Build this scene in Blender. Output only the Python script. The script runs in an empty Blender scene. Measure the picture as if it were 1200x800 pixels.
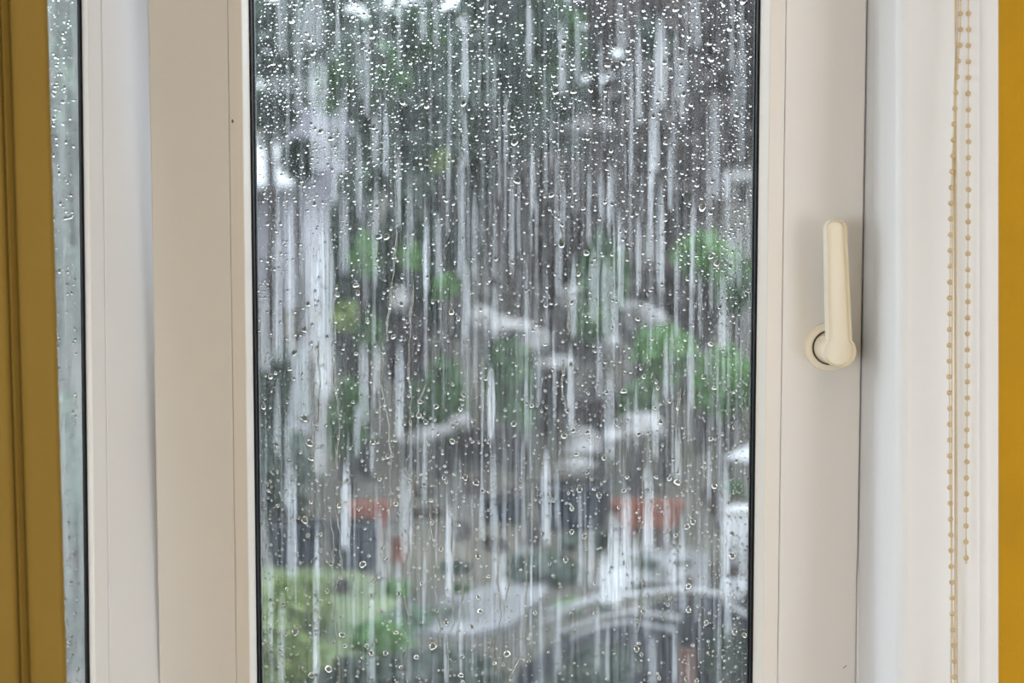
import bpy, bmesh, math, random
import numpy as np
from mathutils import Vector, Matrix, Euler

# ------------------------------------------------------------------ scene, camera, light
scene = bpy.context.scene
COL = scene.collection
random.seed(7)
RNG = np.random.default_rng(11)
F = 1667.0            # focal length in pixels of the 1200 x 800 frame
ZC = 1.5              # eye height above the floor

cam_d = bpy.data.cameras.new('camera')
cam_d.lens = 50.01
cam_d.sensor_width = 36.0
cam_d.clip_start = 0.02
cam_d.clip_end = 400
cam_d.dof.use_dof = True
cam_d.dof.focus_distance = 1.38
cam_d.dof.aperture_fstop = 5.0
cam = bpy.data.objects.new('camera', cam_d)
cam.location = (0, 0, ZC)
cam.rotation_euler = (math.pi / 2, 0, 0)
COL.objects.link(cam)
scene.camera = cam

world = bpy.data.worlds.new('overcast_sky')
scene.world = world
world.use_nodes = True
bg = world.node_tree.nodes['Background']
bg.inputs['Color'].default_value = (0.83, 0.91, 1.0, 1)
bg.inputs['Strength'].default_value = 4.5

scene.view_settings.view_transform = 'Standard'
scene.view_settings.look = 'None'
scene.view_settings.exposure = 0.0
scene.view_settings.gamma = 1.0
scene.view_settings.use_curve_mapping = False
scene.cycles.max_bounces = 12
scene.cycles.transparent_max_bounces = 32
scene.cycles.transmission_bounces = 10
scene.cycles.caustics_reflective = False
scene.cycles.caustics_refractive = False


def area_light(name, loc, rot, sx, sy, energy, color):
    d = bpy.data.lights.new(name, 'AREA')
    d.shape = 'RECTANGLE'
    d.size, d.size_y = sx, sy
    d.energy = energy
    d.color = color
    o = bpy.data.objects.new(name, d)
    o.location = loc
    o.rotation_euler = rot
    COL.objects.link(o)
    return o


# fill lights added behind the photographer, at openings made in the back wall
area_light('back_fill_light', (2.1, -2.30, 1.05), (math.radians(90), 0, 0), 1.5, 1.1, 25, (1.0, 0.985, 0.965))
area_light('back_fill_light', (-2.1, -2.30, 1.05), (math.radians(90), 0, 0), 1.5, 1.1, 25, (1.0, 0.985, 0.965))
# unseen warm fill added under the ceiling to light the sash top
area_light('warm_fill_light', (0.3, -0.6, 2.40), (0, 0, 0), 0.35, 0.35, 6, (1.0, 0.80, 0.52))


# ------------------------------------------------------------------ material helpers
def new_mat(name):
    m = bpy.data.materials.new(name)
    m.use_nodes = True
    nt = m.node_tree
    return m, nt, nt.nodes['Principled BSDF'], nt.nodes['Material Output']


def plain(name, color, rough=0.5, vary=0.0, scale=8.0, bump=0.0, bscale=200.0, spec=0.5, coat=0.0, color2=None):
    m, nt, p, out = new_mat(name)
    p.inputs['Roughness'].default_value = rough
    p.inputs['Specular IOR Level'].default_value = spec
    p.inputs['Coat Weight'].default_value = coat
    tc = nt.nodes.new('ShaderNodeTexCoord')
    if vary or color2:
        n = nt.nodes.new('ShaderNodeTexNoise')
        n.inputs['Scale'].default_value = scale
        n.inputs['Detail'].default_value = 5
        nt.links.new(tc.outputs['Object'], n.inputs['Vector'])
        r = nt.nodes.new('ShaderNodeValToRGB')
        c1 = color if color2 else tuple(c * (1 - vary) for c in color)
        c2 = color2 if color2 else tuple(min(1, c * (1 + vary)) for c in color)
        r.color_ramp.elements[0].position = 0.36
        r.color_ramp.elements[1].position = 0.64
        r.color_ramp.elements[0].color = (*c1, 1)
        r.color_ramp.elements[1].color = (*c2, 1)
        nt.links.new(n.outputs['Fac'], r.inputs['Fac'])
        nt.links.new(r.outputs['Color'], p.inputs['Base Color'])
    else:
        p.inputs['Base Color'].default_value = (*color, 1)
    if bump:
        n = nt.nodes.new('ShaderNodeTexNoise')
        n.inputs['Scale'].default_value = bscale
        n.inputs['Detail'].default_value = 3
        nt.links.new(tc.outputs['Object'], n.inputs['Vector'])
        b = nt.nodes.new('ShaderNodeBump')
        b.inputs['Strength'].default_value = bump
        b.inputs['Distance'].default_value = 0.002
        nt.links.new(n.outputs['Fac'], b.inputs['Height'])
        nt.links.new(b.outputs['Normal'], p.inputs['Normal'])
    return m


def leafy(name, c1, c2, scale=3.0):
    """leaves: diffuse with a little light passing through"""
    m, nt, p, out = new_mat(name)
    tc = nt.nodes.new('ShaderNodeTexCoord')
    n = nt.nodes.new('ShaderNodeTexNoise')
    n.inputs['Scale'].default_value = scale
    n.inputs['Detail'].default_value = 2
    nt.links.new(tc.outputs['Object'], n.inputs['Vector'])
    r = nt.nodes.new('ShaderNodeValToRGB')
    r.color_ramp.elements[0].position = 0.38
    r.color_ramp.elements[1].position = 0.62
    r.color_ramp.elements[0].color = (*c1, 1)
    r.color_ramp.elements[1].color = (*c2, 1)
    nt.links.new(n.outputs['Fac'], r.inputs['Fac'])
    nt.links.new(r.outputs['Color'], p.inputs['Base Color'])
    p.inputs['Roughness'].default_value = 0.55
    t = nt.nodes.new('ShaderNodeBsdfTranslucent')
    nt.links.new(r.outputs['Color'], t.inputs['Color'])
    mx = nt.nodes.new('ShaderNodeMixShader')
    mx.inputs['Fac'].default_value = 0.3
    nt.links.new(p.outputs[0], mx.inputs[1])
    nt.links.new(t.outputs[0], mx.inputs[2])
    nt.links.new(mx.outputs[0], out.inputs['Surface'])
    return m


PVC = plain('white_pvc', (0.80, 0.785, 0.765), 0.38, vary=0.015, scale=3, bump=0.02, bscale=900, spec=0.4)
PVC_BEAD = plain('white_pvc_bead', (0.81, 0.78, 0.735), 0.36, bump=0.02, bscale=900, spec=0.4)
PVC_DAYLIT = plain('daylit_white_pvc', (0.86, 0.885, 0.93), 0.34, vary=0.01, scale=3, spec=0.45)  # same PVC as the sash, with bluish daylight put into the colour
RUBBER = plain('black_rubber', (0.004, 0.005, 0.008), 0.6, spec=0.2)
CREAM = plain('cream_plastic', (0.92, 0.86, 0.72), 0.32, spec=0.45)
CREAM_DARK = plain('dark_joint', (0.06, 0.045, 0.03), 0.7)
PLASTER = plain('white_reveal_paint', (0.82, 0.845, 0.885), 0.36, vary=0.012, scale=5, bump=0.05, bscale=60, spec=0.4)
OCHRE = plain('ochre_wall_paint', (0.50, 0.275, 0.009), 0.75, vary=0.04, scale=14, bump=0.35, bscale=420, spec=0.25)
OCHRE_CLOTH = plain('ochre_curtain_cloth', (0.265, 0.172, 0.036), 0.85, vary=0.03, scale=9, bump=0.25, bscale=900, spec=0.15)
CORD = plain('cream_cord', (0.66, 0.55, 0.37), 0.6, vary=0.05, scale=400)
BEADM = plain('beige_plastic_bead', (0.60, 0.47, 0.28), 0.4)
WALLW = plain('room_wall_paint', (0.74, 0.68, 0.56), 0.8, vary=0.02)
CEIL = plain('ceiling_paint', (0.80, 0.78, 0.74), 0.8, vary=0.02)
FLOORM = plain('oak_floor', (0.42, 0.35, 0.28), 0.45, vary=0.15, scale=6)
RENDER_OUT = plain('outer_render', (0.6, 0.58, 0.55), 0.85, vary=0.05)
STAIN = plain('brown_stain', (0.24, 0.13, 0.04), 0.7)


def glass_mat():
    m, nt, p, out = new_mat('wet_window_glass')
    nt.nodes.remove(p)
    tr = nt.nodes.new('ShaderNodeBsdfTransparent')
    tr.inputs['Color'].default_value = (0.97, 0.985, 0.98, 1)
    gl = nt.nodes.new('ShaderNodeBsdfGlossy')
    gl.inputs['Roughness'].default_value = 0.02
    fr = nt.nodes.new('ShaderNodeFresnel')
    fr.inputs['IOR'].default_value = 1.3
    mx = nt.nodes.new('ShaderNodeMixShader')
    ge = nt.nodes.new('ShaderNodeNewGeometry')          # mirror only at the face the ray enters
    iv = nt.nodes.new('ShaderNodeMath')
    iv.operation = 'SUBTRACT'
    iv.inputs[0].default_value = 1.0
    nt.links.new(ge.outputs['Backfacing'], iv.inputs[1])
    mu = nt.nodes.new('ShaderNodeMath')
    mu.operation = 'MULTIPLY'
    nt.links.new(fr.outputs[0], mu.inputs[0])
    nt.links.new(iv.outputs[0], mu.inputs[1])
    nt.links.new(mu.outputs[0], mx.inputs['Fac'])
    nt.links.new(tr.outputs[0], mx.inputs[1])
    nt.links.new(gl.outputs[0], mx.inputs[2])
    nt.links.new(mx.outputs[0], out.inputs['Surface'])
    return m


def film_mat(name, lo, hi, tint, from_uv, sx=260.0, sz=7.0):
    """sheet of running rain water: lets most light straight through and scatters the rest"""
    m, nt, p, out = new_mat(name)
    nt.nodes.remove(p)
    L = nt.links.new
    tr = nt.nodes.new('ShaderNodeBsdfTransparent')
    tl = nt.nodes.new('ShaderNodeBsdfTranslucent')
    tl.inputs['Color'].default_value = (*tint, 1)
    tc = nt.nodes.new('ShaderNodeTexCoord')
    mp = nt.nodes.new('ShaderNodeMapping')
    mp.inputs['Scale'].default_value = (sx, 1.0, sz)
    L(tc.outputs['Object'], mp.inputs['Vector'])
    n = nt.nodes.new('ShaderNodeTexNoise')
    n.inputs['Scale'].default_value = 1.0
    n.inputs['Detail'].default_value = 4
    n.inputs['Roughness'].default_value = 0.6
    L(mp.outputs[0], n.inputs['Vector'])
    mr = nt.nodes.new('ShaderNodeMapRange')
    mr.inputs['From Min'].default_value = 0.36
    mr.inputs['From Max'].default_value = 0.68
    mr.inputs['To Min'].default_value = lo
    mr.inputs['To Max'].default_value = hi
    L(n.outputs['Fac'], mr.inputs['Value'])
    fac = mr.outputs[0]
    if from_uv:      # thickness of the streak is stored along and across its ribbon
        at = nt.nodes.new('ShaderNodeAttribute')
        at.attribute_name = 'thickness'
        mul = nt.nodes.new('ShaderNodeMath')
        mul.operation = 'MULTIPLY'
        mul.use_clamp = True
        L(fac, mul.inputs[0])
        L(at.outputs['Fac'], mul.inputs[1])
        fac = mul.outputs[0]
    mx = nt.nodes.new('ShaderNodeMixShader')
    L(fac, mx.inputs['Fac'])
    L(tr.outputs[0], mx.inputs[1])
    L(tl.outputs[0], mx.inputs[2])
    L(mx.outputs[0], out.inputs['Surface'])
    return m


def water_mat():
    m, nt, p, out = new_mat('rain_water')
    nt.nodes.remove(p)
    g = nt.nodes.new('ShaderNodeBsdfGlass')
    g.inputs['IOR'].default_value = 1.34
    g.inputs['Roughness'].default_value = 0.0
    nt.links.new(g.outputs[0], out.inputs['Surface'])
    return m


GLASS = glass_mat()
FILM = film_mat('thin_rain_film', 0.018, 0.105, (0.92, 0.94, 0.97), False)
FILM_SIDE = film_mat('thin_rain_film_side', 0.15, 0.30, (0.92, 0.95, 0.96), False, 90, 6)
STREAK = film_mat('rain_streak_film', 0.22, 0.60, (0.96, 0.97, 1.0), True, 420.0, 10.0)
WATER = water_mat()


# ------------------------------------------------------------------ mesh helpers
def mesh_obj(name, verts, faces, mat, parent=None, smooth=False, **props):
    me = bpy.data.meshes.new(name)
    me.from_pydata([tuple(v) for v in verts], [], [tuple(f) for f in faces])
    me.materials.append(mat)
    if smooth:
        me.polygons.foreach_set('use_smooth', [True] * len(me.polygons))
    me.update()
    o = bpy.data.objects.new(name, me)
    COL.objects.link(o)
    if parent is not None:
        o.parent = parent
    for k, v in props.items():
        o[k] = v
    return o


def np_mesh(name, verts, faces, mat, parent=None, smooth=None, **props):
    """fast mesh from numpy arrays; faces all the same size"""
    me = bpy.data.meshes.new(name)
    nv, nf, k = len(verts), len(faces), faces.shape[1]
    me.vertices.add(nv)
    me.vertices.foreach_set('co', verts.astype(np.float32).ravel())
    me.loops.add(nf * k)
    me.loops.foreach_set('vertex_index', faces.astype(np.int32).ravel())
    me.polygons.add(nf)
    me.polygons.foreach_set('loop_start', np.arange(0, nf * k, k, dtype=np.int32))
    me.polygons.foreach_set('loop_total', np.full(nf, k, dtype=np.int32))
    if smooth is not None:
        me.polygons.foreach_set('use_smooth', smooth)
    me.materials.append(mat)
    me.update(calc_edges=True)
    o = bpy.data.objects.new(name, me)
    COL.objects.link(o)
    if parent is not None:
        o.parent = parent
    for kk, v in props.items():
        o[kk] = v
    return o


def empty(name, loc=(0, 0, 0), rot=(0, 0, 0), **props):
    o = bpy.data.objects.new(name, None)
    o.empty_display_size = 0.1
    o.location = loc
    o.rotation_euler = rot
    COL.objects.link(o)
    for k, v in props.items():
        o[k] = v
    return o


def fix_normals(o):
    bm = bmesh.new()
    bm.from_mesh(o.data)
    bmesh.ops.recalc_face_normals(bm, faces=bm.faces)
    bm.to_mesh(o.data)
    bm.free()
    return o


def box(name, x0, x1, y0, y1, z0, z1, mat, parent=None, bevel=0.0, **props):
    bm = bmesh.new()
    bmesh.ops.create_cube(bm, size=1.0)
    for v in bm.verts:
        v.co = ((x0 + x1) / 2 + v.co.x * (x1 - x0), (y0 + y1) / 2 + v.co.y * (y1 - y0), (z0 + z1) / 2 + v.co.z * (z1 - z0))
    if bevel:
        bmesh.ops.bevel(bm, geom=bm.edges[:], offset=bevel, segments=2, profile=0.5, affect='EDGES')
    me = bpy.data.meshes.new(name)
    bm.to_mesh(me)
    bm.free()
    me.materials.append(mat)
    o = bpy.data.objects.new(name, me)
    COL.objects.link(o)
    if parent is not None:
        o.parent = parent
    for k, v in props.items():
        o[k] = v
    return o


def prism(name, poly, z0, z1, mat, parent=None, smooth_angle=None, **props):
    """closed plan polygon (x, y) pulled up from z0 to z1"""
    n = len(poly)
    v = [(x, y, z0) for x, y in poly] + [(x, y, z1) for x, y in poly]
    f = [(i, (i + 1) % n, n + (i + 1) % n, n + i) for i in range(n)] + [tuple(range(n))[::-1], tuple(range(n, 2 * n))]
    o = fix_normals(mesh_obj(name, v, f, mat, parent, **props))
    if smooth_angle:
        smooth_by_angle(o, smooth_angle)
    return o


def smooth_by_angle(o, deg=35):
    me = o.data
    me.polygons.foreach_set('use_smooth', [True] * len(me.polygons))
    bm = bmesh.new()
    bm.from_mesh(me)
    for e in bm.edges:
        if len(e.link_faces) == 2:
            e.smooth = e.calc_face_angle(0) < math.radians(deg)
    bm.to_mesh(me)
    bm.free()


def lathe(name, prof, seg, mat, parent=None, axis='Y', **props):
    """prof: (radius, height) pairs; axis along local +Y or +Z"""
    v, f = [], []
    for r, h in prof:
        for k in range(seg):
            a = 2 * math.pi * k / seg
            v.append((r * math.cos(a), h, r * math.sin(a)) if axis == 'Y' else (r * math.cos(a), r * math.sin(a), h))
    for i in range(len(prof) - 1):
        for k in range(seg):
            k2 = (k + 1) % seg
            f.append((i * seg + k, i * seg + k2, (i + 1) * seg + k2, (i + 1) * seg + k))
    f.append(tuple(range(seg)))
    f.append(tuple(range((len(prof) - 1) * seg, len(prof) * seg)))
    o = fix_normals(mesh_obj(name, v, f, mat, parent, **props))
    smooth_by_angle(o, 40)
    return o


def tube_data(pts, rad, seg=8):
    """tube along points; rad a number or a list"""
    pts = [Vector(p) for p in pts]
    n = len(pts)
    rads = rad if isinstance(rad, (list, tuple)) else [rad] * n
    v, f = [], []
    for i, p in enumerate(pts):
        d = (pts[min(i + 1, n - 1)] - pts[max(i - 1, 0)]).normalized()
        a = d.orthogonal().normalized() if abs(d.z) < 0.9 else Vector((1, 0, 0)).cross(d).normalized()
        b = d.cross(a)
        for k in range(seg):
            t = 2 * math.pi * k / seg
            v.append(p + (a * math.cos(t) + b * math.sin(t)) * rads[i])
    for i in range(n - 1):
        for k in range(seg):
            k2 = (k + 1) % seg
            f.append((i * seg + k, i * seg + k2, (i + 1) * seg + k2, (i + 1) * seg + k))
    f.append(tuple(range(seg))[::-1])
    f.append(tuple(range((n - 1) * seg, n * seg)))
    return v, f


def tube(name, pts, rad, mat, parent=None, seg=8, **props):
    v, f = tube_data(pts, rad, seg)
    return mesh_obj(name, v, f, mat, parent, smooth=True, **props)


def X(px, Y):
    return (px - 600.0) / F * Y


def Q(px, py, D):
    return Vector(((px - 600.0) / F * D, D, ZC + (400.0 - py) / F * D))


# ------------------------------------------------------------------ room shell
box('floor', -3.0, 3.0, -2.4, 1.5, -0.1, 0.0, FLOORM, kind='structure', label='wooden floor of the room', category='floor')
box('ceiling', -3.0, 3.0, -2.4, 1.62, 2.5, 2.6, CEIL, kind='structure', label='white ceiling of the room', category='ceiling')
bw = box('wall_back', -1.33, 1.33, -2.5, -2.35, 0, 2.5, WALLW, kind='structure', label='cream wall behind the viewer with two added openings', category='wall')
for sx in (-1, 1):
    box('wall_panel', *sorted((sx * 2.87, sx * 3.0)), -2.5, -2.35, 0, 2.5, WALLW, bw)
    box('wall_panel', *sorted((sx * 1.33, sx * 2.87)), -2.5, -2.35, 0, 0.48, WALLW, bw)
    box('wall_panel', *sorted((sx * 1.33, sx * 2.87)), -2.5, -2.35, 1.82, 2.5, WALLW, bw)
box('wall_outer_side', -3.1, -3.0, -2.4, 1.3, 0, 2.5, WALLW, kind='structure', label='cream side wall at the far left', category='wall')
box('wall_inner_side', 3.0, 3.1, -2.4, 1.3, 0, 2.5, WALLW, kind='structure', label='cream side wall at the far right', category='wall')
box('wall_left', -3.0, -0.735, 1.00, 1.16, 0, 2.5, OCHRE, kind='structure', label='ochre painted wall left of the side window', category='wall')
wr = box('wall_right', 0.4232, 3.0, 1.2365, 1.62, 0, 2.5, OCHRE, kind='structure', label='ochre painted wall right of the white window reveal', category='wall')
box('wall_below_window', -0.40, 0.4228, 1.50, 1.62, 0, 0.86, RENDER_OUT, kind='structure', label='low wall under the window', category='wall')
box('wall_above_window', -0.40, 0.4228, 1.50, 1.62, 2.14, 2.5, RENDER_OUT, kind='structure', label='wall above the window', category='wall')

# right hand reveal: a white painted lining that turns from the frame to the ochre wall
rev = [(0.3640, 1.52), (0.3640, 1.431), (0.3484, 1.430), (0.3484, 1.3630), (0.3475, 1.3612), (0.3465, 1.3607)]
rev += [(0.3460, 1.3600), (0.3459, 1.335), (0.3460, 1.310), (0.3462, 1.288)]
for k in range(1, 10):                               # soft rolled corner
    a = math.radians(k * 7.6)
    rev.append((0.3462 + 0.018 * (1 - math.cos(a)), 1.288 - 0.018 * math.sin(a)))
rev += [(0.3720, 1.2600), (0.3880, 1.2525), (0.3990, 1.2470), (0.4074, 1.2428), (0.4084, 1.2432), (0.4092, 1.2426), (0.4099, 1.2412), (0.4176, 1.2385), (0.4230, 1.2370), (0.4230, 1.52)]
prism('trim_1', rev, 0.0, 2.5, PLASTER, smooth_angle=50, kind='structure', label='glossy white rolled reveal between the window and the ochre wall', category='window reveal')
# fixed frame the opening sash shuts against
box('trim_2', 0.3477, 0.3638, 1.432, 1.50, 0.88, 2.12, PVC_DAYLIT, bevel=0.001, kind='structure', label='white fixed frame strip right of the opening sash', category='window frame')
box('trim_3', 0.322, 0.3476, 1.478, 1.50, 0.88, 2.12, PVC_DAYLIT, kind='structure', label='white rebate of the fixed frame behind the handle side', category='window frame')
box('trim_4', -0.352, 0.350, 1.505, 1.56, 2.06, 2.14, PVC_DAYLIT, kind='structure', label='white head of the fixed frame over the sash', category='window frame')
box('trim_5', -0.352, 0.350, 1.505, 1.56, 0.86, 0.93, PVC_DAYLIT, kind='structure', label='white bottom bar of the fixed frame', category='window frame')
prism('trim_6', [(-0.3655, 1.452), (-0.3590, 1.452), (-0.350, 1.474), (-0.336, 1.56), (-0.40, 1.60), (-0.43, 1.52), (-0.415, 1.475)], 0.0, 2.5, PVC_DAYLIT, kind='structure',
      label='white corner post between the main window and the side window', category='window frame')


# ------------------------------------------------------------------ windows
def mitred(name, rects, ws, side, mat, parent, bevel=0.0):
    """one member of a frame. rects: list of (xl, xr, zb, zt) rectangles, one for each profile point; ws: their depths"""
    a, b = [], []
    for (xl, xr, zb, zt), w in zip(rects, ws):
        if side == 'L':
            a.append((xl, w, zb)); b.append((xl, w, zt))
        elif side == 'R':
            a.append((xr, w, zb)); b.append((xr, w, zt))
        elif side == 'T':
            a.append((xl, w, zt)); b.append((xr, w, zt))
        else:
            a.append((xl, w, zb)); b.append((xr, w, zb))
    n = len(a)
    v = a + b
    f = [(i, (i + 1) % n, n + (i + 1) % n, n + i) for i in range(n)] + [tuple(range(n)), tuple(range(n, 2 * n))[::-1]]
    return fix_normals(mesh_obj(name, v, f, mat, parent))


def rects_of(outer, insets):
    """outer (xl, xr, zb, zt); insets: list of (left, right, bottom_top)"""
    xl, xr, zb, zt = outer
    return [(xl + l, xr - r, zb + h, zt - h) for l, r, h in insets]


# main sash, tilted in at the top as its handle shows
win1 = empty('window_1', (0, 1.44, ZC), (math.radians(3.9), 0, 0), kind='structure',
             label='wide white sash with rain-covered glass and a cream handle, tilted in at the top', category='window')
SO = (-0.3563, 0.3474, -0.60, 0.60)
fw = -0.026
sash_prof = [((0.0015, 0.0015, 0.0015), fw), ((0.0772, 0.0785, 0.077), fw), ((0.0776, 0.0789, 0.0774), fw + 0.0006),
             ((0.0776, 0.0789, 0.0774), fw + 0.010), ((0.1000, 0.1060, 0.100), fw + 0.011), ((0.1000, 0.1060, 0.100), 0.024),
             ((0.030, 0.030, 0.030), 0.030), ((0.0, 0.0, 0.0), 0.006), ((0, 0, 0), fw + 0.0015)]
# keep the rebate behind the bead clear of the glass edge
sash_prof = [((0.0015, 0.0015, 0.0015), fw), ((0.0770, 0.0783, 0.077), fw), ((0.0776, 0.0789, 0.0776), fw + 0.0008),
             ((0.0776, 0.0789, 0.0776), 0.0045), ((0.0960, 0.1015, 0.096), 0.0045), ((0.0960, 0.1015, 0.096), 0.024),
             ((0.030, 0.030, 0.030), 0.030), ((0.0, 0.0, 0.0), 0.006), ((0, 0, 0), fw + 0.0015)]
rs = rects_of(SO, [p[0] for p in sash_prof])
for sd, nm in (('L', 'stile'), ('R', 'stile'), ('T', 'rail'), ('B', 'rail')):
    mitred(nm, rs, [p[1] for p in sash_prof], sd, PVC, win1)
bead_prof = [((0.0780, 0.0793, 0.0780), fw + 0.0009), ((0.0786, 0.0799, 0.0786), fw + 0.0003), ((0.0910, 0.0939, 0.091), fw + 0.0003), ((0.0918, 0.0947, 0.0918), fw + 0.0012),
             ((0.0952, 0.1010, 0.0952), -0.008), ((0.0952, 0.1010, 0.0952), -0.0005), ((0.0780, 0.0793, 0.0780), -0.0005)]
rb = rects_of(SO, [p[0] for p in bead_prof])
for sd in 'LRTB':
    mitred('glazing_bead', rb, [p[1] for p in bead_prof], sd, PVC_BEAD, win1)
gas_prof = [((0.0953, 0.1011, 0.0953), -0.0072), ((0.0968, 0.1030, 0.0968), -0.0070), ((0.0975, 0.1036, 0.0975), -0.0050), ((0.0975, 0.1036, 0.0975), -0.0001), ((0.0953, 0.1011, 0.0953), -0.0001)]
rg = rects_of(SO, [p[0] for p in gas_prof])
for sd in 'LRTB':
    mitred('gasket', rg, [p[1] for p in gas_prof], sd, RUBBER, win1)
box('pane', SO[0] + 0.079, SO[1] - 0.080, 0.0, 0.004, SO[2] + 0.079, SO[3] - 0.079, GLASS, win1, label='rain-covered glass of the main window')
# outer edge seal seen through the glass as a dark border
gas2 = [((0.0962, 0.1017, 0.0962), 0.0046), ((0.0980, 0.1042, 0.0980), 0.0046), ((0.0980, 0.1042, 0.0980), 0.012), ((0.0962, 0.1017, 0.0962), 0.012)]
rg2 = rects_of(SO, [p[0] for p in gas2])
for sd in 'LRTB':
    mitred('outer_gasket', rg2, [p[1] for p in gas2], sd, RUBBER, win1)

# little stain on the bead
def px_to_sash(px, py, w):
    """point of the sash plane at depth w that the photograph shows at px, py"""
    t = math.radians(3.9)
    c, s = math.cos(t), math.sin(t)
    q = (400.0 - py) / F
    # world = (u, 1.44 + w c - v s, 1.5 + w s + v c)
    v = (q * (1.44 + w * c) - w * s) / (c + q * s)
    Y = 1.44 + w * c - v * s
    return (px - 600.0) / F * Y, v


u, v = px_to_sash(272.5, 142, fw)
o = lathe('stain', [(0.0005, -0.0002), (0.0014, 0.0), (0.0014, 0.0009)], 10, STAIN, win1, label='small brown stain')
o.location = (u, fw + 0.0001, v)
o.scale = (0.8, 1, 1.3)
u, v = px_to_sash(990, 781, fw)
o = box('scratch', -0.002, 0.002, -0.0002, 0.0002, -0.0004, 0.0004, STAIN, win1, label='tiny brown scratch')
o.location = (u, fw, v)
o.rotation_euler = (0, math.radians(-40), 0)

# handle
hu, hv = px_to_sash(972, 407, fw - 0.006)
handle = empty('handle', (hu, fw, hv), label='cream lever handle turned straight up')
handle.parent = win1
lathe('rosette', [(0.0240, 0.0), (0.0240, -0.0045), (0.0234, -0.0062), (0.0218, -0.0074), (0.0180, -0.0078), (0.0176, -0.0070), (0.0, -0.0070)][:-1] + [(0.004, -0.0070)], 48, CREAM, handle)
lathe('joint_ring', [(0.0172, -0.0065), (0.0172, -0.0078), (0.0158, -0.0079), (0.0158, -0.0065)], 48, CREAM_DARK, handle, label='thin dark joint around the neck')
lathe('neck', [(0.0157, -0.0066), (0.0154, -0.012), (0.0142, -0.020), (0.0135, -0.036)], 40, CREAM, handle)
# lever: outline of hub and arm with rounded tip, front and back faces rounded off
hx, hz = 0.0, -0.0005
tipx, tipz = -0.0050, 0.1172
outl = []
R_h, w_t, w_b = 0.0152, 0.0096, 0.0110
a0 = math.asin(w_b / R_h)
for k in range(25):                       # hub arc from the right side, round below, to the left side
    a = math.pi / 2 - a0 - k / 24 * (2 * math.pi - 2 * a0)
    outl.append((hx + R_h * math.cos(a), hz + R_h * math.sin(a)))
for k in range(17):                       # rounded tip from left to right
    a = math.pi - k / 16 * math.pi
    outl.append((tipx + w_t * math.cos(a), tipz + 0.0085 * math.sin(a)))
cx = lambda z: hx + (tipx - hx) * min(max((z - hz) / (tipz - hz), 0), 1)
lv, lf = [], []
N = len(outl)
layers = [(-0.0018, -0.034), (0.0, -0.0356), (0.0, -0.0535), (-0.0008, -0.0447), (-0.0022, -0.0455)]
for ins, dep in layers:
    for (x, z) in outl:
        cz = min(max(z, hz), tipz)
        d = Vector((x - cx(cz), z - cz))
        L = d.length
        d = d * ((L + ins) / L)
        lift = 0.0
        if z > tipz - 0.002 and dep < -0.043:
            lift = 0.0028 * min(1, (z - tipz + 0.002) / 0.010)     # tip sloped back
        lv.append((cx(cz) + d.x, dep + lift, cz + d.y))
for i in range(len(layers) - 1):
    for k in range(N):
        k2 = (k + 1) % N
        lf.append((i * N + k, i * N + k2, (i + 1) * N + k2, (i + 1) * N + k))
lf.append(tuple(range(N)))
lf.append(tuple(range((len(layers) - 1) * N, len(layers) * N)))
lever = fix_normals(mesh_obj('lever', lv, lf, CREAM, handle))
smooth_by_angle(lever, 18)

# side window, the slanted wing of the bay
win2 = empty('window_2', (-0.3697, 1.44, ZC), (math.radians(-1.2), 0, math.radians(50)), kind='structure',
             label='narrow strip of slanted side window beside the ochre curtain', category='window')
SO2 = (-0.56, 0.006, -0.60, 0.60)      # glazed part
TONGUE = 0.014                         # the stile runs on behind the main sash
p2 = [((0.0, 0.0010, 0.0), 0.0), ((0.0535, 0.0535, 0.0535), 0.0), ((0.0540, 0.0540, 0.0540), 0.0008), ((0.0540, 0.0540, 0.0540), 0.0185), ((0.0640, 0.0640, 0.0640), 0.0185), ((0.0640, 0.0640, 0.0640), 0.022), ((0.052, 0.052, 0.052), 0.034), ((0, 0, 0), 0.034)]
r2 = [(xl, xr + (TONGUE if p[0][1] < 0.01 else 0.0), zb, zt) for (xl, xr, zb, zt), p in zip(rects_of(SO2, [p[0] for p in p2]), p2)]
for sd, nm in (('L', 'stile'), ('R', 'stile'), ('T', 'rail'), ('B', 'rail')):
    mitred(nm, r2, [p[1] for p in p2], sd, PVC_DAYLIT, win2)
b2 = [((0.0543, 0.0543, 0.0543), 0.0009), ((0.0552, 0.0552, 0.0552), 0.0003), ((0.0692, 0.0692, 0.0692), 0.0003), ((0.0700, 0.0700, 0.0700), 0.0010), ((0.0708, 0.0708, 0.0708), 0.008), ((0.0708, 0.0708, 0.0708), 0.0135), ((0.0543, 0.0543, 0.0543), 0.0135)]
r2 = rects_of(SO2, [p[0] for p in b2])
for sd in 'LRTB':
    mitred('glazing_bead', r2, [p[1] for p in b2], sd, PVC_DAYLIT, win2)
g2 = [((0.0711, 0.0711, 0.0711), 0.009), ((0.0726, 0.0726, 0.0726), 0.009), ((0.0731, 0.0731, 0.0731), 0.010), ((0.0731, 0.0731, 0.0731), 0.0137), ((0.0711, 0.0711, 0.0711), 0.0137)]
r2 = rects_of(SO2, [p[0] for p in g2])
for sd in 'LRTB':
    mitred('gasket', r2, [p[1] for p in g2], sd, RUBBER, win2)
box('pane', SO2[0] + 0.058, SO2[1] - 0.058, 0.014, 0.018, SO2[2] + 0.058, SO2[3] - 0.058, GLASS, win2, label='rain-spotted glass of the side window')
prism('wall_below_side_window', [(-0.40, 1.50), (-0.40, 1.62), (-0.87, 1.16), (-0.735, 1.03)], 0, 0.88, RENDER_OUT, kind='structure', label='low wall under the side window', category='wall')
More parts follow.
